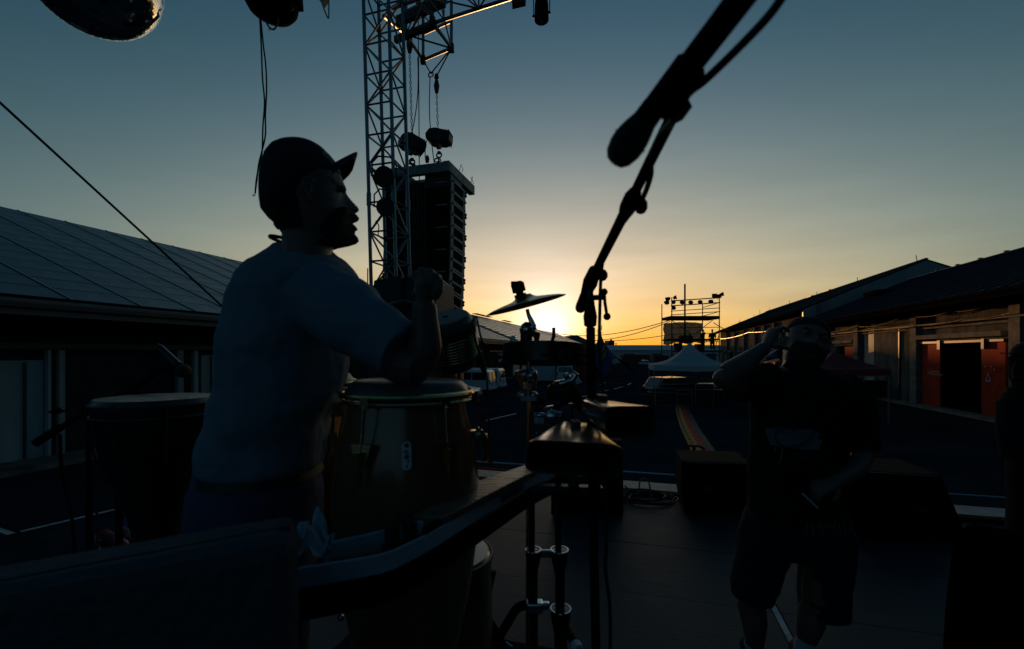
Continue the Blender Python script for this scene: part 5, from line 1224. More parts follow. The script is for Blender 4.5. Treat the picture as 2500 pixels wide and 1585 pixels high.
b = MB(); b.tube([at(1272, 930, Yc), at(1282, 965, Yc)], .008, 8); b.ball(at(1277, 965, Yc), (.020, .01, .013), 10); b.ball(at(1303, 965, Yc), (.014, .01, .012), 10); b.box(at(1290, 972, Yc), (.05, .02, .016)); b.build('wing_nut', M['chrome'], CS, smooth=True)
for a_ in (.5, 2.5, 4.6): MB().tube([V((at(1290, 0, Yc).x, Yc, ST+.35)), V((at(1290, 0, Yc).x+.35*cos(a_), Yc+.35*sin(a_), ST+.012))], .009, 8).build('leg', M['blackgloss'], CS)
# ---- tambourine
Yt = 1.38; tcn = at(1330, 866, Yt); TA = thing('tambourine', 'black tambourine with silver jingles seen edge-on below the cymbal', 'tambourine', tcn)
tx = V((1, 0, -.02)).normalized(); tax = V((.02, .10, 1)).normalized(); Rt = .128
b = MB(); b.lathe([(Rt, -.026), (Rt, -.008)], tcn, tax, 48, cap=False); b.lathe([(Rt, .008), (Rt, .027), (Rt-.008, .027), (Rt-.008, -.026), (Rt, -.026)], tcn, tax, 48, cap=False); b.lathe([(Rt-.003, -.008), (Rt-.003, .008)], tcn, tax, 48, cap=False); b.build('frame', M['blackgloss'], TA, smooth=True)
for k in range(10):
    a_ = 2*pi*(k+.5)/10; d = V((cos(a_), sin(a_), 0)); p = tcn+d*(Rt+.001); b = MB()
    for z_ in (-.004, .004): b.lathe([(.003, 0), (.024, -.002 if z_ > 0 else .002)], p+tax*z_, tax, 16, cap=False)
    b.build('jingle_pair', M['chrome'], TA)
b = MB(); ea = radians(-68); ed = V((cos(ea), sin(ea), 0)); b.torus(tcn+ed*(Rt+.001), .017, .0016, ed, 24, 5); es = Z.cross(ed); b.bar(tcn+ed*(Rt+.002)-es*.009+Z*.004, tcn+ed*(Rt+.002)+es*.009+Z*.004, .002, .003); b.bar(tcn+ed*(Rt+.002)-es*.009-Z*.005, tcn+ed*(Rt+.002)+es*.009-Z*.005, .002, .003); b.build('round_emblem', M['steel'], TA)
b = MB(); b.tube([tcn+V((.02, Rt, 0)), at(1352, 820, 1.5), at(1352, 800, 1.5)], .006, 8); b.build('mount_rod', M['steeldark'], TA)
b = MB(); b.tube([at(1412, 866, Yt), at(1440, 862, Yt)], .021, 12); b.build('end_mount', M['blackmat'], TA)
b = MB(); b.tube([at(1236, 878, Yt), at(1218, 884, Yt)], .006, 8); b.build('side_pin', M['chrome'], TA)
# ---- bracket with ball clamp, second arm
BC = thing('instrument_clamp', 'round chrome clamp arm between the tambourine and the cowbells', 'clamp', at(1365, 960, 1.3))
b = MB(); b.lathe([(.02, -.03), (.034, -.02), (.038, 0), (.034, .022), (.012, .03)], at(1367, 960, 1.3), V((.5, -.8, .3)), 22); b.build('ratchet', M['blackgloss'], BC, smooth=True)
b = MB(); b.tube([at(1365, 938, 1.28), at(1395, 930, 1.28), at(1405, 915, 1.28), at(1392, 905, 1.28)], [.010, .012, .01, .008], 10); b.ball(at(1384, 918, 1.28), .010, 8); b.build('arm', M['chrome'], BC, smooth=True)
b = MB(); b.tube(cat_curve([at(1390, 945, 1.3), at(1415, 985, 1.28), at(1440, 1010, 1.25), at(1462, 1030, 1.2)], 5), .016, 10); b.build('curved_arm', M['blackmat'], BC, smooth=True)
b = MB(); b.tube([at(1366, 1000, 1.3), at(1358, 1040, 1.3), at(1363, 1180, 1.35)], .009, 10); b.build('post', M['blackgloss'], BC, smooth=True)
b = MB(); b.lathe([(.015, -.025), (.028, -.02), (.030, 0), (.028, .02), (.014, .026)], at(1352, 1015, 1.3), V((1, 0, 0)), 18); b.ball(at(1320, 1014, 1.3), (.018, .008, .008), 10); b.ball(at(1348, 1003, 1.27), .006, 8); b.build('lower_clamp', M['chrome'], BC, smooth=True)
b = MB(); b.bar(at(1390, 985, 1.32), at(1392, 1040, 1.32), .01, .02); b.bar(at(1402, 985, 1.32), at(1404, 1040, 1.32), .01, .02); b.build('spring_plate', M['steel'], BC)

# ---- cowbells
def cowbell(label, mouth, back, hw0, hh0, hw1, hh1, ax_x, ax_z, seg=24, e=.32):
    t = thing('cowbell', label, 'cowbell', mouth, 'dark cowbells on the percussion stand')
    def sq(c, w, h):
        r = []
        for k in range(seg):
            a_ = 2*pi*(k+.5)/seg; ca, sa = cos(a_), sin(a_); r.append(c+ax_x*(w*abs(ca)**e*(1 if ca > 0 else -1))+ax_z*(h*abs(sa)**(e*1.2)*(1 if sa > 0 else -1)))
        return r
    d = back-mouth; outer = [sq(mouth, hw0, hh0), sq(mouth+d*.02, hw0*1.0, hh0)]+[sq(mouth+d*f, hw0+(hw1-hw0)*f, hh0+(hh1-hh0)*f) for f in (.25, .5, .75, .95)]+[sq(back, hw1*.85, hh1*.7)]
    b = MB(); b.rings(outer, cap=False); n0 = seg*(len(outer)-1); b.f.append(tuple(range(n0, n0+seg)))
    inner = [sq(mouth, hw0-.003, hh0-.003)]+[sq(mouth+d*f, (hw0+(hw1-hw0)*f)-.003, (hh0+(hh1-hh0)*f)-.003) for f in (.5, .92)]
    o_ = len(b.v); b.rings(inner, cap=False); n1 = len(b.v)
    for k in range(seg): b.f.append((k, o_+k, o_+(k+1) % seg, (k+1) % seg))
    b.f.append(tuple(reversed(range(n1-seg, n1)))); b.build('body', M['bell'], t, smooth=True)
    bb = MB(); bb.rings([sq(mouth+d*.03, hw0-.002, hh0-.002), sq(mouth+d*.04, hw0-.002, hh0-.002)]); 
    br = MB(); br.box(mouth+d*.72+ax_z*(hh1*1.5), (.02, .05, .022)); br.build('mount_bracket', M['steeldark'], t)
    return t
cowbell('wide dark cowbell in the centre foreground, mouth towards the camera', at(1402, 1120, .93), at(1405, 1044, 1.22), .101, .034, .042, .016, V((1, 0, -.06)).normalized(), V((.05, .12, 1)).normalized())
cowbell('second dark cowbell, higher and to the right, above the floor monitor', at(1540, 1030, .98), at(1447, 992, 1.20), .062, .034, .036, .018, V((.95, .3, -.03)).normalized(), V((0, .12, 1)).normalized())

# ---- foreground boom stand with vocal microphone
BS = thing('boom_stand', 'tall black boom stand whose boom rises to the vocal microphone', 'microphone stand', V((at(1447, 0, 1.25).x, 1.25, ST)))
Yb = 1.25
MB().tube([at(1441, 700, Yb), at(1441, 800, Yb), at(1442, 1000, Yb)], .0088, 12).build('inner_tube', M['blackgloss'], BS, smooth=True)
MB().tube([at(1442, 800, Yb), at(1447, 1200, Yb), at(1456, 1640, Yb), V((at(1458, 0, Yb).x, Yb, ST+.08))], .0125, 12).build('outer_tube', M['blackmat'], BS, smooth=True)
b = MB(); b.lathe([(.010, -.030), (.017, -.026), (.019, .0), (.013, .03), (.011, .045)], at(1441, 772, Yb), Z, 16); b.build('height_grip', M['blackmat'], BS, smooth=True)
b = MB(); b.lathe([(.0125, -.004), (.0135, 0), (.0125, .004)], at(1442, 976, Yb), Z, 14); b.build('white_ring', M['steel'], BS)
P1, P2, P3 = at(1652, 262, .585), at(1541, 488, .80), at(1441, 688, Yb)
b = MB(); b.tube([P1, P2], [.0085, .0085], 12); b.build('boom', M['blackmat'], BS, smooth=True)
b = MB(); b.tube([P2, P3, P3+(P3-P2).normalized()*.09], .0105, 12); b.build('boom', M['blackmat'], BS, smooth=True)
b = MB(); d_ = (P3-P2).normalized(); b.tube([P2-d_*.025, P2-d_*.01, P2+d_*.03, P2+d_*.045], [.0115, .0145, .0145, .012], 12); b.ball(at(1565, 503, .80), (.012, .012, .015), 10); b.tube([P2, at(1565, 503, .80)], .007, 6); b.build('boom_clamp', M['blackmat'], BS, smooth=True)
b = MB(); b.tube([at(1452, 660, 1.2), at(1441, 690, Yb), at(1428, 722, Yb+.04)], [.016, .021, .014], 12); b.ball(at(1470, 672, Yb-.02), (.016, .015, .017), 10); b.tube([at(1445, 680, Yb), at(1470, 672, Yb)], .008, 6); b.build('pivot', M['blackmat'], BS, smooth=True)
b = MB(); b.tube([at(1437, 695, Yb+.02), at(1427, 725, Yb+.05), at(1418, 750, Yb+.08)], [.010, .015, .016], 12); b.ball(at(1417, 752, Yb+.08), .0155, 10); b.build('boom_tail', M['blackmat'], BS, smooth=True)
b = MB(); b.tube([at(1445, 727, Yb), at(1477, 726, Yb-.02)], .0075, 8); b.tube([at(1475, 712, Yb-.02), at(1477, 740, Yb-.02), at(1482, 772, Yb-.02)], .0045, 8); b.ball(at(1475, 713, Yb-.02), .010, 10); b.ball(at(1482, 773, Yb-.02), .0105, 10); b.build('side_lever', M['blackmat'], BS, smooth=True)
for a_ in (.2, 2.3, 4.4): MB().tube([V((at(1456, 0, Yb).x, Yb, ST+.12)), V((at(1456, 0, Yb).x+.32*cos(a_), Yb+.32*sin(a_), ST+.012))], .010, 8).build('leg', M['blackmat'], BS)
VM = thing('vocal_microphone', 'black vocal microphone with ball grille, large against the sky', 'microphone', at(1600, 280, .55))
ma, mb_ = at(1528, 358, .555), at(1597, 262, .53); ad = (mb_-ma).normalized()
b = MB(); b.lathe([(.004, -.024), (.011, -.022), (.0172, -.015), (.0208, -.003), (.0212, .006), (.020, .016), (.018, .024), (.015, .034)], ma, ad, 28); b.build('grille_ball', M['grille'], VM, smooth=True)
b = MB(); b.torus(ma+ad*.008, .0214, .0010, ad, 32, 6); b.build('grille_band', M['black'], VM)
Pe = at(1835, -40, .42)
b = MB(); b.tube([ma+ad*.032, ma+ad*.05, mb_, at(1660, 190, .505), at(1760, 60, .455), Pe], [.0150, .0143, .0140, .0138, .0135, .0135], 20); b.build('handle', M['blackmat'], VM, smooth=True)
b = MB(); c0_, c1_ = at(1612, 262, .535), at(1688, 160, .50); b.tube([c0_+(c0_-c1_)*.12, c0_, c1_, c1_+(c1_-c0_)*.08], [.015, .0198, .019, .015], 16); b.bar(at(1640, 262, .54), at(1665, 250, .54), .03, .03); b.tube([at(1635, 240, .535), P1], [.017, .012], 10); b.build('clip', M['blackmat'], VM, smooth=True)
MC = MB(); MC.tube(cat_curve([at(1930, -40, .44), at(1880, 35, .46), at(1800, 120, .49), at(1722, 195, .51), at(1680, 230, .53), at(1650, 285, .57), at(1612, 330, .63), at(1590, 385, .68), at(1588, 430, .72), at(1572, 478, .78), at(1556, 500, .82), at(1510, 560, .95), at(1480, 610, 1.07), at(1470, 650, 1.18), at(1466, 700, 1.22), at(1464, 780, 1.22), at(1463, 860, 1.22), at(1470, 930, 1.22), at(1474, 1100, 1.22), at(1480, 1300, 1.22), at(1478, 1390, 1.22), at(1488, 1470, 1.22), at(1490, 1560, 1.22), at(1486, 1700, 1.22)], 6), .0046, 8)
tag(MC.build('microphone_cable', M['rope'], None, smooth=True, loc=at(1500, 580, 1)), 'black cable spiralling down the boom and hanging beside the stand pole', 'cable')

# ---- bits under the tray: small stand, pedal frame
US = thing('drum_stand', 'tangle of thin chrome stand legs under the tray at the bottom edge', 'stand', V((at(1100, 0, 1.5).x, 1.5, ST)))
for a_, b_, r_, m_ in (((1180, 1330), (1178, 1470), .010, 'blackgloss'), ((1150, 1440), (1240, 1590), .012, 'blackmat'), ((1130, 1500), (1250, 1580), .005, 'chrome'), ((1075, 1560), (1180, 1500), .006, 'chrome'), ((1100, 1545), (1130, 1590), .004, 'chrome'), ((1150, 1410), (1215, 1585), .008, 'blackmat'), ((1205, 1395), (1165, 1585), .009, 'blackmat')):
    MB().tube([at(*a_, 1.5), at(*b_, 1.5)], r_, 8).build('tube', M[m_], US, smooth=True)
for x, y in ((1078, 1428), (1078, 1448), (990, 1530), (832, 1508)):
    MB().ball(at(x, y, 1.4), (.012, .008, .010), 10).build('bolt', M['chrome'], US, smooth=True)
UD = thing('conga_stand', 'black drum stand frame under the big conga', 'stand', V((c1.x, 1.3, ST)))
b = MB(); b.torus(V((c1.x, c1.y, HC-.80)), .15, .012, Z, 28, 6)
for a_ in (.4, 2.4, 4.5): b.tube([V((c1.x, c1.y, HC-.8))+V((.15*cos(a_), .15*sin(a_), 0)), V((c1.x+.3*cos(a_), c1.y+.3*sin(a_), ST+.012))], .012, 8)
b.build('frame', M['blackmat'], UD)
UB = thing('low_drum', 'dark wooden low drum under the tray, right of the padded case', 'drum', V((at(1060, 0, 1.35).x, 1.35, ST)))
b = MB(); cc_ = V((at(1060, 0, 1.35).x, 1.45, HC-.64)); b.lathe([(.16, -.5), (.17, -.3), (.165, 0), (.155, .01)], cc_, Z, 36); b.build('shell', M['wood'], UB, smooth=True)
b = MB(); b.torus(cc_, .168, .006, Z, 36, 6); b.build('hoop', M['steeldark'], UB)
for a_ in (-1.4, -.6, -2.2): d = V((cos(a_), sin(a_), 0)); MB().tube([cc_+d*.172, cc_+d*.175-Z*.13], .005, 6).build('tuning_rod', M['chrome'], UB)
MB().wbox(.2, 1.9, -1.25, -.35, ST+.003, ST+.25).build('riser_tmp', M['blackmat'])
o = bpy.data.objects['riser_tmp']; o.name = 'riser'; tag(o, 'low black riser under the man in the cap', 'riser')

# ================================================================= PEOPLE
# head table in local metres: x forward, z up from the chin; measured from the profile of the man in the cap
PXM = .99e-3
HEADT = [ # (py, back x, front x of the face base, bump, bump half-width m, half-width m)
 (362, 700, 765, 0, .03, .030), (368, 680, 785, 0, .03, .048), (378, 662, 802, 0, .03, .060), (392, 649, 815, 0, .03, .069), (410, 641, 824, 0, .03, .074), (428, 637, 829, 1, .03, .0765), (442, 635, 832, 4, .045, .0765),
 (451, 635, 834, 7, .045, .0755), (460, 635, 831, 9, .016, .075), (468, 636, 832, 14, .011, .0745), (477, 637, 833, 22, .011, .074), (486, 638, 835, 30, .0125, .073), (494, 640, 837, 37, .0145, .072), (500, 642, 838, 37, .017, .071),
 (505, 644, 840, 30, .018, .070), (509, 647, 843, 19, .017, .069), (514, 650, 846, 22, .024, .068), (520, 653, 848, 25, .024, .067), (527, 656, 848, 22, .023, .066), (533, 659, 846, 12, .024, .065), (537, 661, 846, 9, .024, .064),
 (542, 664, 846, 18, .023, .063), (549, 668, 846, 23, .022, .062), (555, 672, 844, 18, .022, .061), (562, 677, 843, 18, .026, .060), (570, 680, 843, 27, .028, .058), (579, 681, 842, 30, .028, .056), (586, 681, 838, 26, .027, .055),
 (592, 681, 828, 20, .026, .055), (597, 681, 816, 10, .026, .056), (602, 681, 806, 2, .03, .057), (612, 681, 803, 0, .03, .058), (630, 680, 803, 0, .03, .060), (655, 676, 812, 0, .03, .066), (690, 660, 830, 0, .03, .085)]
def head_rings(Mt, sc, rows, seg=40, grow=0.0, jaw=None):
    out = []
    for py, xb, xf, dn, sg, hw in rows:
        z = (594-py)*PXM; b_, f_ = (xb-750)*PXM-grow, (xf-750)*PXM+grow; cx, ax = (b_+f_)/2, (f_-b_)/2; r = []
        for k in range(seg):
            a = 2*pi*k/seg; ca, sa = cos(a), sin(a)
            cp = abs(ca)**.92*(1 if ca > 0 else -1)
            y = (hw+grow)*sa*(1-.20*max(ca, 0)**2); x = cx+ax*cp
            if ca > 0 and dn: x += dn*PXM*math.exp(-(y/sg)**2)
            r.append(Mt@(V((x, y, z))*sc))
        out.append(r)
    return out
def frame(o, f, u):
    f = V(f).normalized(); l = V(u).cross(f).normalized(); u = f.cross(l)
    return Matrix(((f.x, l.x, u.x, o[0]), (f.y, l.y, u.y, o[1]), (f.z, l.z, u.z, o[2]), (0, 0, 0, 1)))
def head(mb, Mt, sc):
    mb.rings(head_rings(Mt, sc, HEADT))
    L = lambda x, y, z: Mt@(V((x, y, z))*sc)
    R3 = Mt.to_3x3()
    for sd in (-1, 1):       # ears: a rim, a lobe and a filled concha
        c = lambda px, py, yy: L((px-750)*PXM, sd*yy, (594-py)*PXM)
        rim = [c(748, 512, .072), c(739, 500, .080), c(731, 484, .086), c(735, 471, .089), c(748, 466, .087), (c(757, 474, .080))]
        mb.tube(cat_curve(rim, 4), .0042*sc, 8); mb.ball(c(747, 510, .074), (.006*sc, .005*sc, .008*sc), 8)
        mb.ball(c(745, 489, .073), (.009*sc, .006*sc, .018*sc), 10)
def eyes(Mt, sc, parent):
    for sd in (-1, 1):
        p = Mt@(V(((829-750)*PXM, sd*.031, (594-463)*PXM))*sc); b = MB(); b.ball(p, .0085*sc, 12); o = b.build('eye', M['eye'], parent, smooth=True)
def finger(mb, pts, r): mb.tube(pts, [r, r*1.0, r*.92, r*.86, r*.6][:len(pts)], 9); mb.ball(pts[-1], r*.7, 8)
def hand(mb, w, d, n, curl=(20, 25, 20), sc=1.0, thumb=None, spread=.0, sideflip=1, curls=None):
    d = V(d).normalized(); n = V(n); n = (n-d*n.dot(d)).normalized(); s_ = d.cross(n)*sideflip
    def sect(f, a, b_): 
        c = w+d*f*sc; return [c+s_*(a*sc*cos(2*pi*k/14))+n*(b_*sc*sin(2*pi*k/14)) for k in range(14)]
    mb.rings([sect(-.03, .026, .019), sect(0, .026, .018), sect(.025, .034, .018), sect(.06, .042, .017), (sect(.088, .042, .015)), sect(.098, .036, .010)])
    for i, (off, Lf, r) in enumerate(((.031, .068, .0088), (.0105, .078, .0092), (-.0105, .073, .0088), (-.030, .058, .0078))):
        c_ = (curls[i] if curls else curl); base = w+d*(.088-.004*abs(i-1))*sc+s_*off*sc; p = base; pts = [base-d*.02*sc, p]; ang = 0
        dirf = (d+s_*(spread*(1.5-i))).normalized()
        for k, seg in enumerate((.45, .30, .25)):
            ang += radians(c_[k]); v = dirf*cos(ang)+n*sin(ang); p = p+v*Lf*seg*sc; pts.append(p)
        finger(mb, pts, r*sc)
    t0 = w+d*.022*sc+s_*.026*sc; th = thumb or ((.035, .025, .012), (.055, .05, .022), (.058, .075, .030))
    pts = [t0-s_*.012*sc]+[w+s_*(a*sc)+d*(b_*sc)+n*(c_*sc) for a, b_, c_ in th]; mb.tube(pts, [.015*sc, .0125*sc, .0105*sc, .008*sc], 9); mb.ball(pts[-1], .0078*sc, 8)

# ---------------- man in the cap (left)
PL = thing('person', 'man in a dark cap and slate T-shirt raising his fist beside the congas', 'person', V((at(650, 0, 1.2).x, 1.2, ST+.25)))
Yh = 1.20
Mt = frame(at(758, 594, Yh), (cos(radians(24)), sin(radians(24)), 0), (0, 0, 1)); scl = Yh/FP/PXM
Mt = Mt @ Matrix.Diagonal((.915, 1, 1, 1))
def hp(px, py, y=0.0): return Mt@(V(((px-750)*PXM, y, (594-py)*PXM))*scl)
body = MB(); head(body, Mt, scl)
def slabs(rows, Y, seg=36, e=.9):
    """horizontal sections whose outline, seen from the camera, spans the two photo columns"""
    out = []
    for py, xa, xb, hy in rows:
        k1, k2 = (xa-CX)/FP, (xb-CX)/FP; z = HC-(py-CY)/FP*Y; tot = (k2-k1)*Y
        kk = max(abs(k1), abs(k2)); hy2 = min(hy, .42*tot/max(kk, .05)); lo, hi = 0.0, tot
        for _ in range(40):
            hx = (lo+hi)/2; q = sqrt(hx*hx+k1*k1*hy2*hy2)+sqrt(hx*hx+k2*k2*hy2*hy2)
            if q < tot: lo = hx
            else: hi = hx
        cx = k1*Y+sqrt(hx*hx+k1*k1*hy2*hy2)
        out.append([V((cx+hx*abs(cos(t))**e*(1 if cos(t) > 0 else -1), Y+hy2*abs(sin(t))**e*(1 if sin(t) > 0 else -1), z)) for t in [2*pi*k/seg for k in range(seg)]])
    return out
Yb_ = 1.24
body.rings(slabs([(600, 700, 790, .04), (640, 680, 805, .06), (680, 620, 850, .13), (740, 570, 860, .16), (900, 560, 810, .15), (1100, 520, 760, .14), (1300, 510, 750, .14)], Yb_))
# raised near arm
elb = at(1024, 896, 1.03); wri = at(1036, 742, 1.00)
body.tube(cat_curve([at(790, 740, 1.10), at(880, 815, 1.06), at(960, 875, 1.04), elb], 5), [.05]*16, 14)
body.tube(cat_curve([elb+V((-.015, 0, -.01)), at(1032, 860, 1.02), at(1038, 810, 1.01), wri], 5), [.030, .033, .036, .038, .039, .040, .0395, .039, .037, .035, .033, .031, .029, .028, .027, .026], 14)
body.ball(elb+V((-.008, 0, -.005)), (.033, .034, .034), 12)
# loosely closed fist: back of the hand towards the camera, four knuckles on top, thumb at the right
Yf = 1.0
body.tube([wri-Z*.02, at(1037, 726, Yf), at(1040, 700, Yf), at(1038, 680, Yf+.004)], [.025, .027, .034, .031], 16, flat=.72)
for i, (kx, ky) in enumerate(((1013, 672), (1030, 663), (1048, 666), (1064, 677))):
    r_ = (.0092, .0102, .0104, .0096)[i]; base = at(1024+9*i, 702, Yf-.004); kn = at(kx, ky, Yf-.004)
    body.tube([base, kn, kn+V((.001, .024, .004)), kn+V((.0, .036, -.018)), kn+V((-.002, .026, -.036)), kn+V((-.002, .010, -.040))], [r_*.9, r_, r_*.95, r_*.9, r_*.85, r_*.7], 10); body.ball(kn, r_*1.06, 10)
body.tube([at(1058, 724, Yf-.004), at(1071, 708, Yf-.012), at(1073, 690, Yf-.006), at(1066, 676, Yf+.010)], [.0135, .0115, .0105, .008], 10); body.ball(at(1066, 675, Yf+.011), .0078, 8)
# far arm reaching to the drums
body.tube(cat_curve([at(800, 730, 1.42), at(850, 800, 1.5), at(900, 785, 1.5), at(935, 765, 1.46)], 5), [.045]*8+[.038, .036, .034, .032, .030, .028, .027, .026], 12)
hand(body, at(928, 762, 1.46), (.75, .1, .2), (0, -.3, -1), sc=.95, curl=(12, 18, 12))
# legs
hipL, hipR = at(590, 1290, 1.15), at(650, 1290, 1.34)
for h_, dx in ((hipL, 0), (hipR, .1)): body.tube([h_, V((h_.x+dx*.3, h_.y, ST+.7)), V((h_.x+dx*.2, h_.y, ST+.34))], [.09, .065, .045], 14)
bo_ = body.build('body', M['skin'], PL, remesh=.0028, sm=1)
eyes(Mt, scl, PL)
# beard
def bx(py): return 735+max(0, 560-py)*1.65+(24 if py > 585 else 0)
jr = [(py, bx(py), xf, dn*.98, sg, hw*(1-.12*max(0, (545-py)/31))) for py, xb, xf, dn, sg, hw in HEADT if 512 <= py <= 602]
bd_m = MB(); bd_m.rings(head_rings(Mt, scl, jr, grow=.0018)); bd_m.build('beard', M['beard'], PL, smooth=True)
hr = [(py, xb-2, min(760, xb+120), 0, .03, hw+.001) for py, xb, xf, dn, sg, hw in HEADT if 470 <= py <= 575]
hm = MB(); hm.rings(head_rings(Mt, scl, hr, grow=.001)); hm.build('hair', M['beard'], PL, smooth=True)
# cap: dome cut along a slanting hem, brim turned up
capt = [(352, 715, 742, .012), (354, 696, 762, .030), (358, 682, 774, .042), (364, 668, 785, .052), (374, 653, 796, .063), (390, 642, 809, .073), (410, 634, 822, .079), (424, 631, 829, .0815), (440, 629, 812, .083), (460, 628, 786, .083), (480, 628, 762, .082), (500, 629, 740, .080), (520, 632, 718, .076), (535, 645, 702, .068), (546, 660, 690, .055), (554, 668, 684, .040)]
cm = MB(); cm.rings(head_rings(Mt, scl, [(a, b_, c, 0, .03, h) for a, b_, c, h in capt], seg=44)); cm.build('cap', M['cap'], PL, smooth=True)
bk = MB(); bk.ball(hp(650, 392), (.011, .011, .011), 10); bk.build('cap_button', M['cap'], PL, smooth=True)
st_ = MB(); st_.prism([hp(659, 549, -.035), hp(678, 540, -.035), hp(685, 556, -.035), hp(670, 562, -.035)], hp(659, 549, .035)-hp(659, 549, -.035)); st_.build('cap_strap', M['cap'], PL, bevel=.003)
br = MB(); rings = []
for i in range(9):     # brim: curved sheet, its tip raised
    f = i/8; lx, lz = 800+(868-800)*f, 402-(402-357)*(f**.95); ww = .068*(1-.12*f-.55*max(0, f-.65)**1.2)
    if i == 8: ww = .036
    r = []
    for k in range(13):
        t_ = (k/12-.5)*2; droop = (abs(t_)**1.8)*(.046-.012*f); p = hp(lx-10*abs(t_)**2*f, lz-5, ww*t_)-Z*droop; r.append(p)
    r2 = [p+V((.0018, 0, -.0036)) for p in reversed(r)]; rings.append(r+r2)
br.rings(rings); br.build('cap_brim', M['cap'], PL, smooth=True)
# T-shirt
ts = MB()
ts.rings(slabs([(598, 664, 797, .072), (606, 660, 803, .078), (616, 648, 812, .084), (626, 634, 826, .094), (638, 614, 845, .11), (655, 594, 862, .145), (680, 571, 878, .175), (715, 554, 885, .195), (760, 543, 878, .20), (820, 534, 862, .20), (880, 530, 850, .195), (930, 528, 838, .19), (975, 514, 826, .185), (1010, 503, 814, .18), (1030, 497, 806, .182), (1060, 484, 802, .178), (1090, 478, 797, .18), (1125, 476, 792, .175), (1143, 484, 786, .165)], Yb_))
ts.tube(cat_curve([at(770, 720, 1.12), at(850, 768, 1.06), at(915, 812, 1.03), at(962, 845, 1.01), at(978, 856, 1.005)], 4), [.085, .086, .087, .086, .084, .082, .079, .077, .074, .071, .068, .066, .064, .062, .062, .062, .0615], 18)
ts.tube(cat_curve([at(790, 715, 1.38), at(840, 790, 1.46), at(868, 795, 1.48)], 4), .07, 14)
wrinkle(ts.build('t_shirt', M['teeL'], PL, remesh=.0055, sm=3), .13, .040)
cl = MB(); cl.torus(at(730, 599, Yb_-.0), .072, .005, V((.25, 0, 1)), 32, 6); cl.build('collar_band', M['teeR'], PL, smooth=True)
# trousers and belt
tr = MB(); tr.rings(slabs([(1120, 482, 776, .150), (1150, 470, 782, .158), (1190, 456, 786, .168), (1240, 452, 788, .172), (1290, 462, 786, .172), (1340, 476, 780, .168), (1400, 486, 772, .16)], Yb_))
for y_, x_ in ((1.14, 575), (1.34, 665)):
    tr.tube([at(x_, 1330, y_), V((at(x_, 0, y_).x+.02, y_, ST+.70)), V((at(x_, 0, y_).x+.01, y_, ST+.32))], [.105, .085, .075], 16)
wrinkle(tr.build('trousers', M['jeans'], PL, remesh=.008, sm=3), .08, .022)
bl = MB(); bl.rings(slabs([(1136, 480, 783, .160), (1160, 474, 788, .166)], Yb_), cap=False); bl.build('belt', M['black'], PL, smooth=True)
for y_ in (1.14, 1.34):
    sh = MB(); sh.rings([[V((at(600, 0, y_).x+.05+x, y_+.048*sin(2*pi*k/16)*w_, ST+.252+h_*(.5+.5*cos(2*pi*k/16)))) for k in range(16)] for x, w_, h_ in ((-.12, .6, .07), (-.09, 1, .10), (0, 1, .10), (.08, 1.05, .06), (.15, .8, .04), (.17, .3, .02))]); sh.build('shoe', M['shoe'], PL, smooth=True)

# ---------------- bearded man (right)
PR = thing('person', 'bearded man in black printed T-shirt and long shorts, one hand raised to his ear', 'person', V((at(1925, 0, 2.2).x, 2.2, ST)))
Y2 = 2.2
chin = at(1972, 887, Y2-.10); upv = V((.42, .20, .89)).normalized(); fwv = V((-.30, -1, -.02)).normalized()
fwv = (fwv-upv*fwv.dot(upv)).normalized(); sc2 = 1.20
Mt2 = frame(chin-fwv*.095*sc2, fwv, upv)
b2 = MB(); b2.rings(head_rings(Mt2, sc2, [r for r in HEADT if r[0] <= 602])); 
hd_tmp = MB(); head(hd_tmp, Mt2, sc2)
b2.v += []; 
o_ = len(b2.v)
# ears from the helper
L2_ = lambda px, py, yy, sd: Mt2@(V(((px-750)*PXM, sd*yy, (594-py)*PXM))*sc2)
for sd in (-1, 1):
    rim = [L2_(748, 512, .072, sd), L2_(739, 500, .082, sd), L2_(731, 484, .090, sd), L2_(735, 471, .092, sd), L2_(748, 466, .088, sd), L2_(757, 474, .080, sd)]
    b2.tube(cat_curve(rim, 4), .0045, 8); b2.ball(L2_(745, 489, .076, sd), (.010, .008, .018), 10)
nk0 = Mt2@(V((-.025, 0, .03))*sc2); b2.tube([nk0, at(1972, 892, Y2), at(1968, 915, Y2+.02), at(1964, 950, Y2+.03)], [.058, .062, .070, .09], 18)
b2.rings(slabs([(915, 1925, 1998, .06), (940, 1880, 2050, .09), (1000, 1850, 2070, .11), (1150, 1850, 2050, .11), (1300, 1835, 2070, .12)], Y2))
# raised right arm
b2.tube(cat_curve([at(1868, 935, Y2), at(1820, 940, Y2-.08), at(1778, 926, Y2-.16)], 6), [.06]*9+[.056, .052, .05, .048], 14)
w2 = at(1866, 850, Y2-.10)
b2.tube(cat_curve([at(1776, 918, Y2-.16), at(1800, 902, Y2-.155), at(1832, 876, Y2-.13), w2], 5), [.052, .056, .058, .058, .057, .055, .053, .05, .047, .044, .041, .038, .036, .034, .032, .031], 14)
b2.ball(at(1768, 925, Y2-.16), (.052, .05, .045), 12)
hand(b2, w2+V((.004, 0, 0)), (.42, .05, .9), (.9, .1, -.42), sc=1.02, sideflip=-1, curls=[(35, 42, 30), (38, 45, 30), (42, 50, 30), (48, 50, 30)], thumb=((.036, .022, .026), (.044, .028, .058), (.040, .035, .086)))
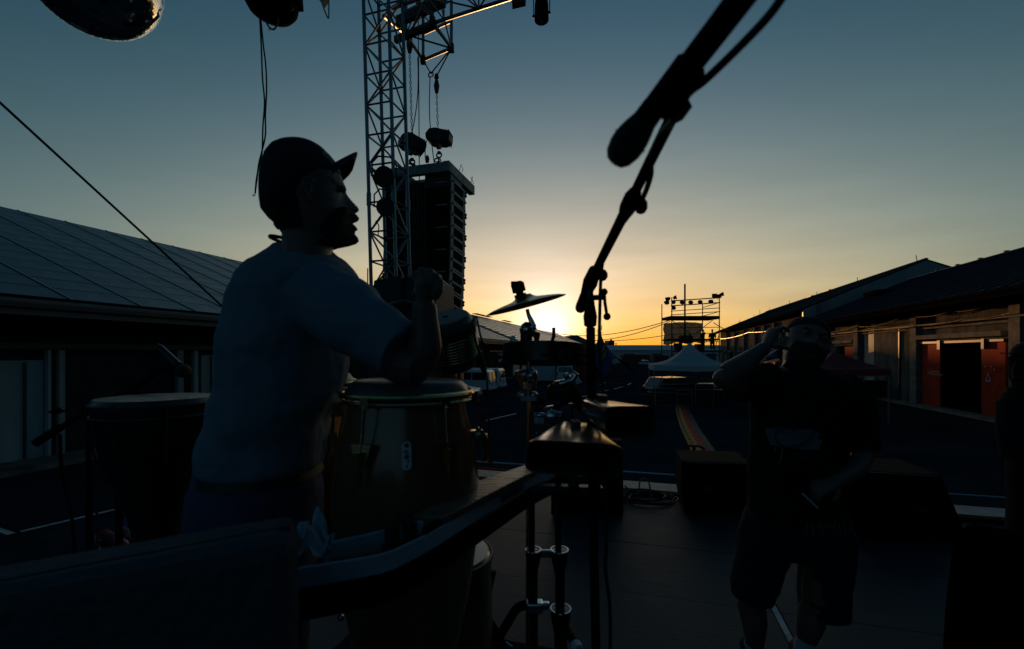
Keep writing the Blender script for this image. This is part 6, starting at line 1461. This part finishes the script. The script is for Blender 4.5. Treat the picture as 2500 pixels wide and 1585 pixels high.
# left arm: elbow out, hand in front of the belly
e2, w3 = at(2108, 1112, Y2-.02), at(2040, 1178, Y2-.22)
b2.tube(cat_curve([at(2078, 945, Y2), at(2104, 1030, Y2), e2], 6), [.055]*13, 14)
b2.tube(cat_curve([e2, at(2085, 1150, Y2-.12), w3], 6), [.045, .047, .047, .046, .045, .043, .041, .039, .037, .035, .033, .031, .030], 14); b2.ball(e2, (.045, .045, .045), 12)
hand(b2, w3, (-.86, -.25, -.12), (.05, .5, -1), sc=1.0, sideflip=1, curls=[(30, 40, 25), (35, 45, 30), (45, 50, 35), (50, 55, 35)])
# legs
def leg(mb, pts, rs): mb.tube(cat_curve(pts, 5), rs, 16)
kL, aL = at(1842, 1450, Y2-.02), at(1843, 1592, Y2); kR, aR_ = at(1993, 1470, Y2-.03), at(1962, 1588, Y2-.02)
for h_, k_, a_, cf in ((at(1880, 1300, Y2), kL, aL, -1), (at(2010, 1300, Y2), kR, aR_, 1)):
    b2.tube([h_, h_.lerp(k_, .5), k_], [.085, .08, .062], 16)
    d_ = a_-k_; b2.tube([k_, k_+d_*.25+V((.008*cf, .015, 0)), k_+d_*.5, k_+d_*.8, a_], [.060, .064, .057, .043, .038], 16)
b2.build('body', M['skin'], PR, remesh=.0045, sm=2)
eyes(Mt2, sc2, PR)
jr = [(py, bx(py), xf, dn*.98, sg, hw*(1-.12*max(0, (545-py)/31))) for py, xb, xf, dn, sg, hw in HEADT if 512 <= py <= 602]
m = MB(); m.rings(head_rings(Mt2, sc2, jr, grow=.0022)); m.build('beard', M['stubble'], PR, smooth=True)
hr = [(py, xb, (xf if py < 412 else xf-10 if py < 430 else 790-(py-430)*.9), 0, .03, hw) for py, xb, xf, dn, sg, hw in HEADT if py <= 545]
hr = [(py, xb, xf, 0, .03, hw) for py, xb, xf, _, _, hw in hr]
m = MB(); m.rings(head_rings(Mt2, sc2, hr, grow=.0045)); m.build('hair', M['beard'], PR, smooth=True)
for sd in (-1, 1):
    m = MB(); m.tube(cat_curve([Mt2@(V(((836-750)*PXM, sd*yy, (594-py)*PXM))*sc2) for yy, py in ((.016, 455), (.032, 449), (.050, 455))], 4), .0038, 6); m.build('eyebrow', M['beard'], PR)
# necklace
nk = MB(); cn = at(1958, 905, Y2-.02)
for k in range(34):
    a_ = 2*pi*k/34; nk.ball(cn+V((.082*cos(a_), .075*sin(a_), .020*sin(a_)-.028*(sin(a_) < 0)*abs(sin(a_))+.01*cos(a_)*-1)), .0052, 6)
nk.build('necklace', M['bead'], PR)
# T-shirt
t2 = MB()
t2.rings(slabs([(898, 1915, 2005, .075), (906, 1896, 2028, .095), (920, 1868, 2062, .115), (940, 1845, 2088, .13), (975, 1832, 2092, .135), (1030, 1829, 2082, .138), (1100, 1829, 2074, .14), (1180, 1827, 2072, .145), (1235, 1824, 2072, .15), (1262, 1822, 2074, .152)], Y2))
t2.tube(cat_curve([at(1880, 930, Y2), at(1835, 938, Y2-.05), at(1797, 944, Y2-.11)], 5), [.088, .087, .086, .085, .084, .083, .082, .081, .080, .080, .080], 18)
t2.tube(cat_curve([at(2045, 935, Y2), at(2088, 985, Y2), at(2100, 1050, Y2), at(2102, 1098, Y2)], 5), [.08, .082, .084, .085, .085, .085, .084, .083, .082, .081, .080, .079, .078, .077, .076, .075], 18)
wrinkle(t2.build('t_shirt', M['teeR'], PR, remesh=.007, sm=4), .10, .026)
def front_patch(poly, name, mm, lift=.0, parent=PR, rows=None, Yf=None):
    b = MB(); pts = []
    for x, y in poly:
        t_ = (x-1950)/125.0; yy = (Yf if Yf else Y2-.147)+.075*abs(t_)**2.4-lift; pts.append(at(x, y, yy))
    c_ = sum(pts, V((0, 0, 0)))/len(pts)+V((0, -.010, 0)); n = len(pts); b.add([c_]+pts, [(0, 1+(i+1) % n, 1+i) for i in range(n)]); return b.build(name, mm, parent)
front_patch([(1866, 1045), (1900, 1043), (1945, 1048), (1990, 1050), (2010, 1066), (2000, 1098), (1960, 1098), (1920, 1094), (1880, 1086)], 'print_panel', M['prnt'], .004)
def stroke(pts, r, name, mm, lift=.014):
    pts = [at(x, y, Y2-.147+.075*abs((x-1950)/125.0)**2.4-lift) for x, y in pts]; return MB().tube(cat_curve(pts, 5), r, 6, flat=.5).build(name, mm, PR)
stroke([(1945, 1054), (1925, 1046), (1902, 1048), (1893, 1066), (1902, 1084), (1925, 1091), (1955, 1086), (1978, 1072), (1988, 1050)], .006, 'print_loop', M['prntd'], .02)
rr = random.Random(9)
for k in range(9):
    x = 1880+13*k; h_ = 18+rr.random()*14; stroke([(x, 1032), (x+rr.uniform(-5, 5), 1032-h_*.5), (x+rr.uniform(-6, 6), 1032-h_)], .0035, 'print_letter', M['prntd'], .006)
    stroke([(x+3, 1018-h_*.4), (x+9, 1022-h_*.3)], .003, 'print_letter', M['prntd'], .006)
stroke([(1893, 1092), (1893, 1101)], .003, 'print_drip', M['prnt'], .008); stroke([(1910, 1095), (1908, 1112), (1902, 1134)], .0035, 'print_drip', M['prnt'], .008); stroke([(1940, 1110), (1980, 1118)], .0025, 'print_drip', M['prnt'], .008)
stroke([(2052, 1000), (2050, 1060), (2046, 1125)], .006, 'print_stripe', M['prntb'], .0); stroke([(2036, 1030), (2028, 1070), (2020, 1098)], .004, 'print_stripe', M['prntb'], .004)
# shorts
s2 = MB(); s2.rings(slabs([(1225, 1832, 2066, .125), (1262, 1815, 2076, .142), (1300, 1806, 2086, .150), (1335, 1806, 2088, .145), (1350, 1830, 2060, .12)], Y2))
s2.tube(cat_curve([at(1874, 1290, Y2), at(1862, 1350, Y2), at(1842, 1420, Y2), at(1834, 1462, Y2)], 5), [.118, .12, .12, .12, .119, .118, .116, .114, .112, .110, .107, .105, .102, .100, .098, .096], 20)
s2.tube(cat_curve([at(2022, 1290, Y2), at(2018, 1360, Y2), at(2012, 1440, Y2), at(2010, 1500, Y2)], 5), [.118, .12, .12, .12, .119, .118, .117, .116, .115, .114, .113, .112, .111, .110, .109, .108], 20)
wrinkle(s2.build('shorts', M['shorts'], PR, remesh=.008, sm=4), .10, .026)
for k in range(11):
    x = 1972+8.5*k; y0_ = 1276+rr.uniform(-4, 4)-k*.4; y1_ = y0_+rr.uniform(28, 50)
    p = [at(x, y0_, Y2-.150), at(x+rr.uniform(-6, 6), (y0_+y1_)/2, Y2-.152), at(x+rr.uniform(-4, 8), y1_, Y2-.140)]; MB().tube(p, .0035, 5, flat=.5).build('shorts_lettering', M['prnt'], PR)
# socks, shoes, cigarette
for a_, k_ in ((aL, kL), (aR_, kR)):
    d_ = (a_-k_); MB().tube([k_+d_*(.86 if k_ is kL else .52), a_+d_*.02, a_+Z*-.02], [.046, .042, .044], 16).build('sock', M['sock'], PR, smooth=True)
for a_, dx in ((aL, -.02), (aR_, -.11)):
    sh = MB(); d2 = V((dx*2, -1, 0)).normalized(); s3 = V((d2.y, -d2.x, 0)); rg = []
    for f, w_, h_ in ((-.09, .5, .06), (-.07, .9, .09), (.0, 1, .10), (.08, 1.1, .07), (.15, 1.05, .05), (.19, .6, .03)): rg.append([V((a_.x, a_.y, ST+.004))+d2*f+s3*(.047*w_*sin(2*pi*k/16))+Z*(h_*(.5+.5*cos(2*pi*k/16))) for k in range(16)])
    sh.rings(rg); o = sh.build('shoe', M['shoe'], PR, smooth=True); t_ = MB(); q = V((a_.x, a_.y, ST))+d2*.1+Z*.075; t_.tube([q-s3*.02, q+s3*.02+Z*.01], .006, 6); t_.build('tongue', M['shoeo'], o)
CG = MB(); CG.tube([at(1960, 1206, 1.93), at(1997, 1241, 1.93)], .004, 8); tag(CG.build('cigarette', M['badge'], None, loc=at(1980, 1224, 1.93)), 'white rolled cigarette held at the belly of the bearded man', 'cigarette')

# ---------------- generic smaller figures
def figure(label, foot, H, yaw, top, legs_, pose='stand', group=None, vox=None):
    t = thing('person', label, 'person', foot, group); R_ = Matrix.Rotation(yaw, 3, 'Z'); s_ = H/1.75
    P = lambda x, y, z: V(foot)+R_@(V((x, y, z))*s_)
    b = MB()
    b.rings([[P(a*cos(t_)*.9, f+a*1.15*sin(t_), z) for t_ in [2*pi*k/14 for k in range(14)]] for z, a, f in ((1.52, .045, .005), (1.55, .058, .02), (1.60, .070, .012), (1.66, .078, 0), (1.71, .066, 0), (1.75, .03, 0))])
    b.ball(P(0, .088, 1.615), .014*s_, 8)
    for sd in (-1, 1): b.ball(P(.074*sd, -.005, 1.62), (.012*s_, .018*s_, .03*s_), 8)
    b.tube([P(0, -.01, 1.56), P(0, -.01, 1.42)], [.052*s_, .062*s_], 12)
    b.rings([[P(a*cos(t_), d*sin(t_), z) for t_ in [2*pi*k/18 for k in range(18)]] for z, a, d in ((.88, .145, .10), (1.0, .14, .09), (1.15, .145, .10), (1.3, .175, .11), (1.40, .17, .085), (1.45, .09, .06))])
    arms = {'stand': [[(.20, 0, 1.38), (.25, .0, 1.1), (.24, .06, .86)], [(-.20, 0, 1.38), (-.25, 0, 1.1), (-.24, .06, .86)]],
            'crossed': [[(.20, 0, 1.38), (.26, .04, 1.12), (.02, .2, 1.10)], [(-.20, 0, 1.38), (-.26, .04, 1.12), (-.02, .22, 1.14)]],
            'raise': [[(.20, 0, 1.38), (.34, .1, 1.45), (.14, .12, 1.62)], [(-.20, 0, 1.38), (-.25, 0, 1.1), (-.2, .2, 1.0)]],
            'work': [[(.20, 0, 1.38), (.25, .05, 1.12), (.14, .32, 1.08)], [(-.20, 0, 1.38), (-.25, .05, 1.12), (-.14, .32, 1.08)]]}[pose]
    for A in arms:
        b.tube([P(*A[0]), P(*A[1]), P(*A[2])], [.05*s_, .042*s_, .028*s_], 10); d = (P(*A[2])-P(*A[1])).normalized(); hand(b, P(*A[2]), d, (0, 0, -1) if abs(d.z) < .8 else R_@V((0, 1, 0)), curl=(20, 25, 15), sc=.95*s_)
    for sd in (-1, 1):
        b.tube([P(.09*sd, 0, .9), P(.10*sd, .01, .5), P(.10*sd, -.02, .08)], [.085*s_, .058*s_, .04*s_], 12)
        b.tube([P(.10*sd, -.07, .035), P(.10*sd, .05, .04), P(.11*sd, .17, .03)], [.035*s_, .042*s_, .03*s_], 10)
    b.build('body', M['skin'], t, remesh=vox or .008, sm=2)
    c = MB(); c.rings([[P(a*cos(t_), d*sin(t_), z) for t_ in [2*pi*k/20 for k in range(20)]] for z, a, d in ((.84, .175, .13), (1.0, .165, .12), (1.2, .175, .125), (1.33, .20, .13), (1.42, .18, .10), (1.47, .08, .07))])
    for A in arms: a0, a1 = P(*A[0]), P(*A[1]); c.tube([a0, a0.lerp(a1, .5), a0.lerp(a1, .95)], [.072*s_, .068*s_, .068*s_], 12)
    c.build('shirt', M[top], t, remesh=.012, sm=3)
    g2 = MB(); g2.rings([[P(a*cos(t_), d*sin(t_), z) for t_ in [2*pi*k/20 for k in range(20)]] for z, a, d in ((.74, .15, .12), (.82, .165, .13), (.95, .16, .12))])
    for sd in (-1, 1): g2.tube([P(.088*sd, 0, .86), P(.10*sd, .01, .5), P(.10*sd, -.01, .42 if legs_[1] else .1)], [.10*s_, .088*s_, .085*s_ if legs_[1] else .065*s_], 14)
    g2.build('trousers' if not legs_[1] else 'shorts', M[legs_[0]], t, remesh=.012, sm=3)
    h = MB(); h.rings([[P(a*cos(t_), f+a*1.12*sin(t_), z) for t_ in [2*pi*k/14 for k in range(14)]] for z, a, f in ((1.60, .068, -.022), (1.66, .080, -.008), (1.71, .073, -.004), (1.745, .05, 0), (1.765, .02, 0))]); h.build('hair', M['beard'], t, smooth=True)
    return t
figure('man in dark T-shirt and pale shorts standing on the asphalt with folded arms', ground(1316, 1060)+V((0, 0, 0)), 1.78, pi+.15, 'teeR', ('traygrey', True), 'crossed')
figure('person in white T-shirt far off behind the left microphone stand', ground(272, 1140), 1.75, pi*.6, 'tent', ('jeans', False), 'work')
fz = HC-(829-CY)/FP*TY+.06
for x, lab, yw, ps in ((1684, 'leftmost of the three people on the lighting tower deck, bending low over the gear', .2, 'work'), (1716, 'middle of the three people on the lighting tower deck, arm raised', .4, 'raise'), (1739, 'rightmost of the three people on the lighting tower deck, beside the corner post', pi-.3, 'stand')):
    p = at(x, 829, TY+.9); p.z = fz-{1684: 1.30, 1716: .95, 1739: .95}[x]
    figure(lab, p, 1.78, yw, 'teeR', ('jeans', False), ps, 'people working on the lighting tower', vox=.014)
MB_ = MB(); MB_.box(at(1700, 858, TY+1.1), (3.6, 2.0, .1)); MB_.build('deck', M['blackmat'], bpy.data.objects['lighting_tower'])
LT = bpy.data.objects['lighting_tower']
for x0_, x1_, y0_, y1_ in ((1663, 1692, 819, 838), (1650, 1666, 838, 858), (1702, 1720, 840, 856)):
    a, b_ = at(x0_, y0_, TY+.5), at(x1_, y1_, TY+.5); m = MB(); m.box((a+b_)/2+V((0, .3, 0)), (b_.x-a.x, .6, a.z-b_.z)); q = m.build('rack', M['black'], None, bevel=.02, loc=(a+b_)/2); tag(q, {1663: 'dark covered console in front of the people on the lighting tower', 1650: 'dark equipment rack at the left of the lighting tower deck', 1702: 'dark equipment rack at the right of the lighting tower deck'}[x0_], 'equipment rack')

# ---------------- person at the right edge, mostly out of frame
PE = thing('person', 'dark figure cut off by the right edge, in black clothes and a flat-brimmed cap', 'person', V((at(2560, 0, 2.6).x, 2.6, ST)))
Ye = 2.6; Me = frame(at(2490, 918, Ye), (-1, -.25, 0), (0, 0, 1)); b = MB(); head(b, Me, .62*1.0)
b = MB(); sce = .92; Me = frame(at(2506, 930, Ye), (-.95, -.3, 0), (0, 0, 1)); b.rings(head_rings(Me, sce, HEADT))
b.rings(slabs([(945, 2460, 2580, .07), (990, 2440, 2640, .14), (1080, 2450, 2660, .17), (1200, 2462, 2650, .16), (1330, 2458, 2650, .16), (1400, 2450, 2650, .15)], Ye))
for x_ in (2500, 2600): b.tube([at(x_, 1380, Ye), V((at(x_, 0, Ye).x, Ye, ST+.5)), V((at(x_, 0, Ye).x, Ye, ST+.06))], [.09, .07, .05], 14)
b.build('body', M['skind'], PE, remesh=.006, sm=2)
m = MB(); m.rings(slabs([(958, 2450, 2590, .10), (985, 2437, 2620, .15), (1040, 2440, 2660, .18), (1130, 2456, 2670, .19), (1250, 2458, 2670, .19), (1345, 2452, 2670, .18)], Ye)); m.tube(cat_curve([at(2475, 985, Ye-.06), at(2478, 1060, Ye-.12), at(2490, 1120, Ye-.14)], 5), .075, 14); m.build('hoodie', M['teeR'], PE, remesh=.008, sm=5)
m = MB(); m.rings(slabs([(1335, 2456, 2668, .17), (1420, 2452, 2668, .17)], Ye)); 
for x_ in (2505, 2605): m.tube([at(x_, 1390, Ye), V((at(x_, 0, Ye).x, Ye, ST+.5)), V((at(x_, 0, Ye).x, Ye, ST+.08))], [.115, .095, .085], 14)
m.build('trousers', M['blackmat'], PE, remesh=.01, sm=3)
m = MB(); m.rings(head_rings(Me, sce, [(a, b_, c, 0, .03, h) for a, b_, c, h in capt], seg=36)); m.build('cap', M['cap'], PE, smooth=True)
m = MB(); m.rings(head_rings(Me, sce, [(py, xb-6, min(xf, 836), 0, .03, hw+.004) for py, xb, xf, dn, sg, hw in HEADT if 430 <= py <= 640], grow=.008)); m.build('shade_hood', M['teeR'], PE, smooth=True)  # hood added so that the face stays black
m = MB(); q = Me@(V(((820-750)*PXM, 0, (594-424)*PXM))*sce); fe = Me.to_3x3()@V((1, 0, 0)); le = Me.to_3x3()@V((0, 1, 0)); m.prism([q-le*.068, q+le*.068, q+fe*.05+le*.06, q+fe*.075, q+fe*.05-le*.06], Z*.006); m.build('cap_brim', M['cap'], PE)
# draped amplifier in the bottom right corner
DA_ = thing('draped_amplifier', 'dark cloth-draped amplifier in the bottom right corner', 'amplifier', V((at(2470, 0, 1.5).x, 1.5, ST)))
m = MB(); Ya = 1.5
m.rings([[at(xc+w_*(abs(cos(t_))**.6*(1 if cos(t_) > 0 else -1)), y, Ya)+V((0, .16*abs(sin(t_))**.6*(1 if sin(t_) > 0 else -1), 0)) for t_ in [2*pi*k/28 for k in range(28)]] for y, xc, w_ in ((1322, 2500, 10), (1326, 2500, 50), (1340, 2500, 80), (1380, 2502, 102), (1450, 2504, 118), (1540, 2506, 132), (1700, 2508, 145), (1960, 2510, 155))])
m.build('drape', M['bcloth'], DA_, smooth=True)
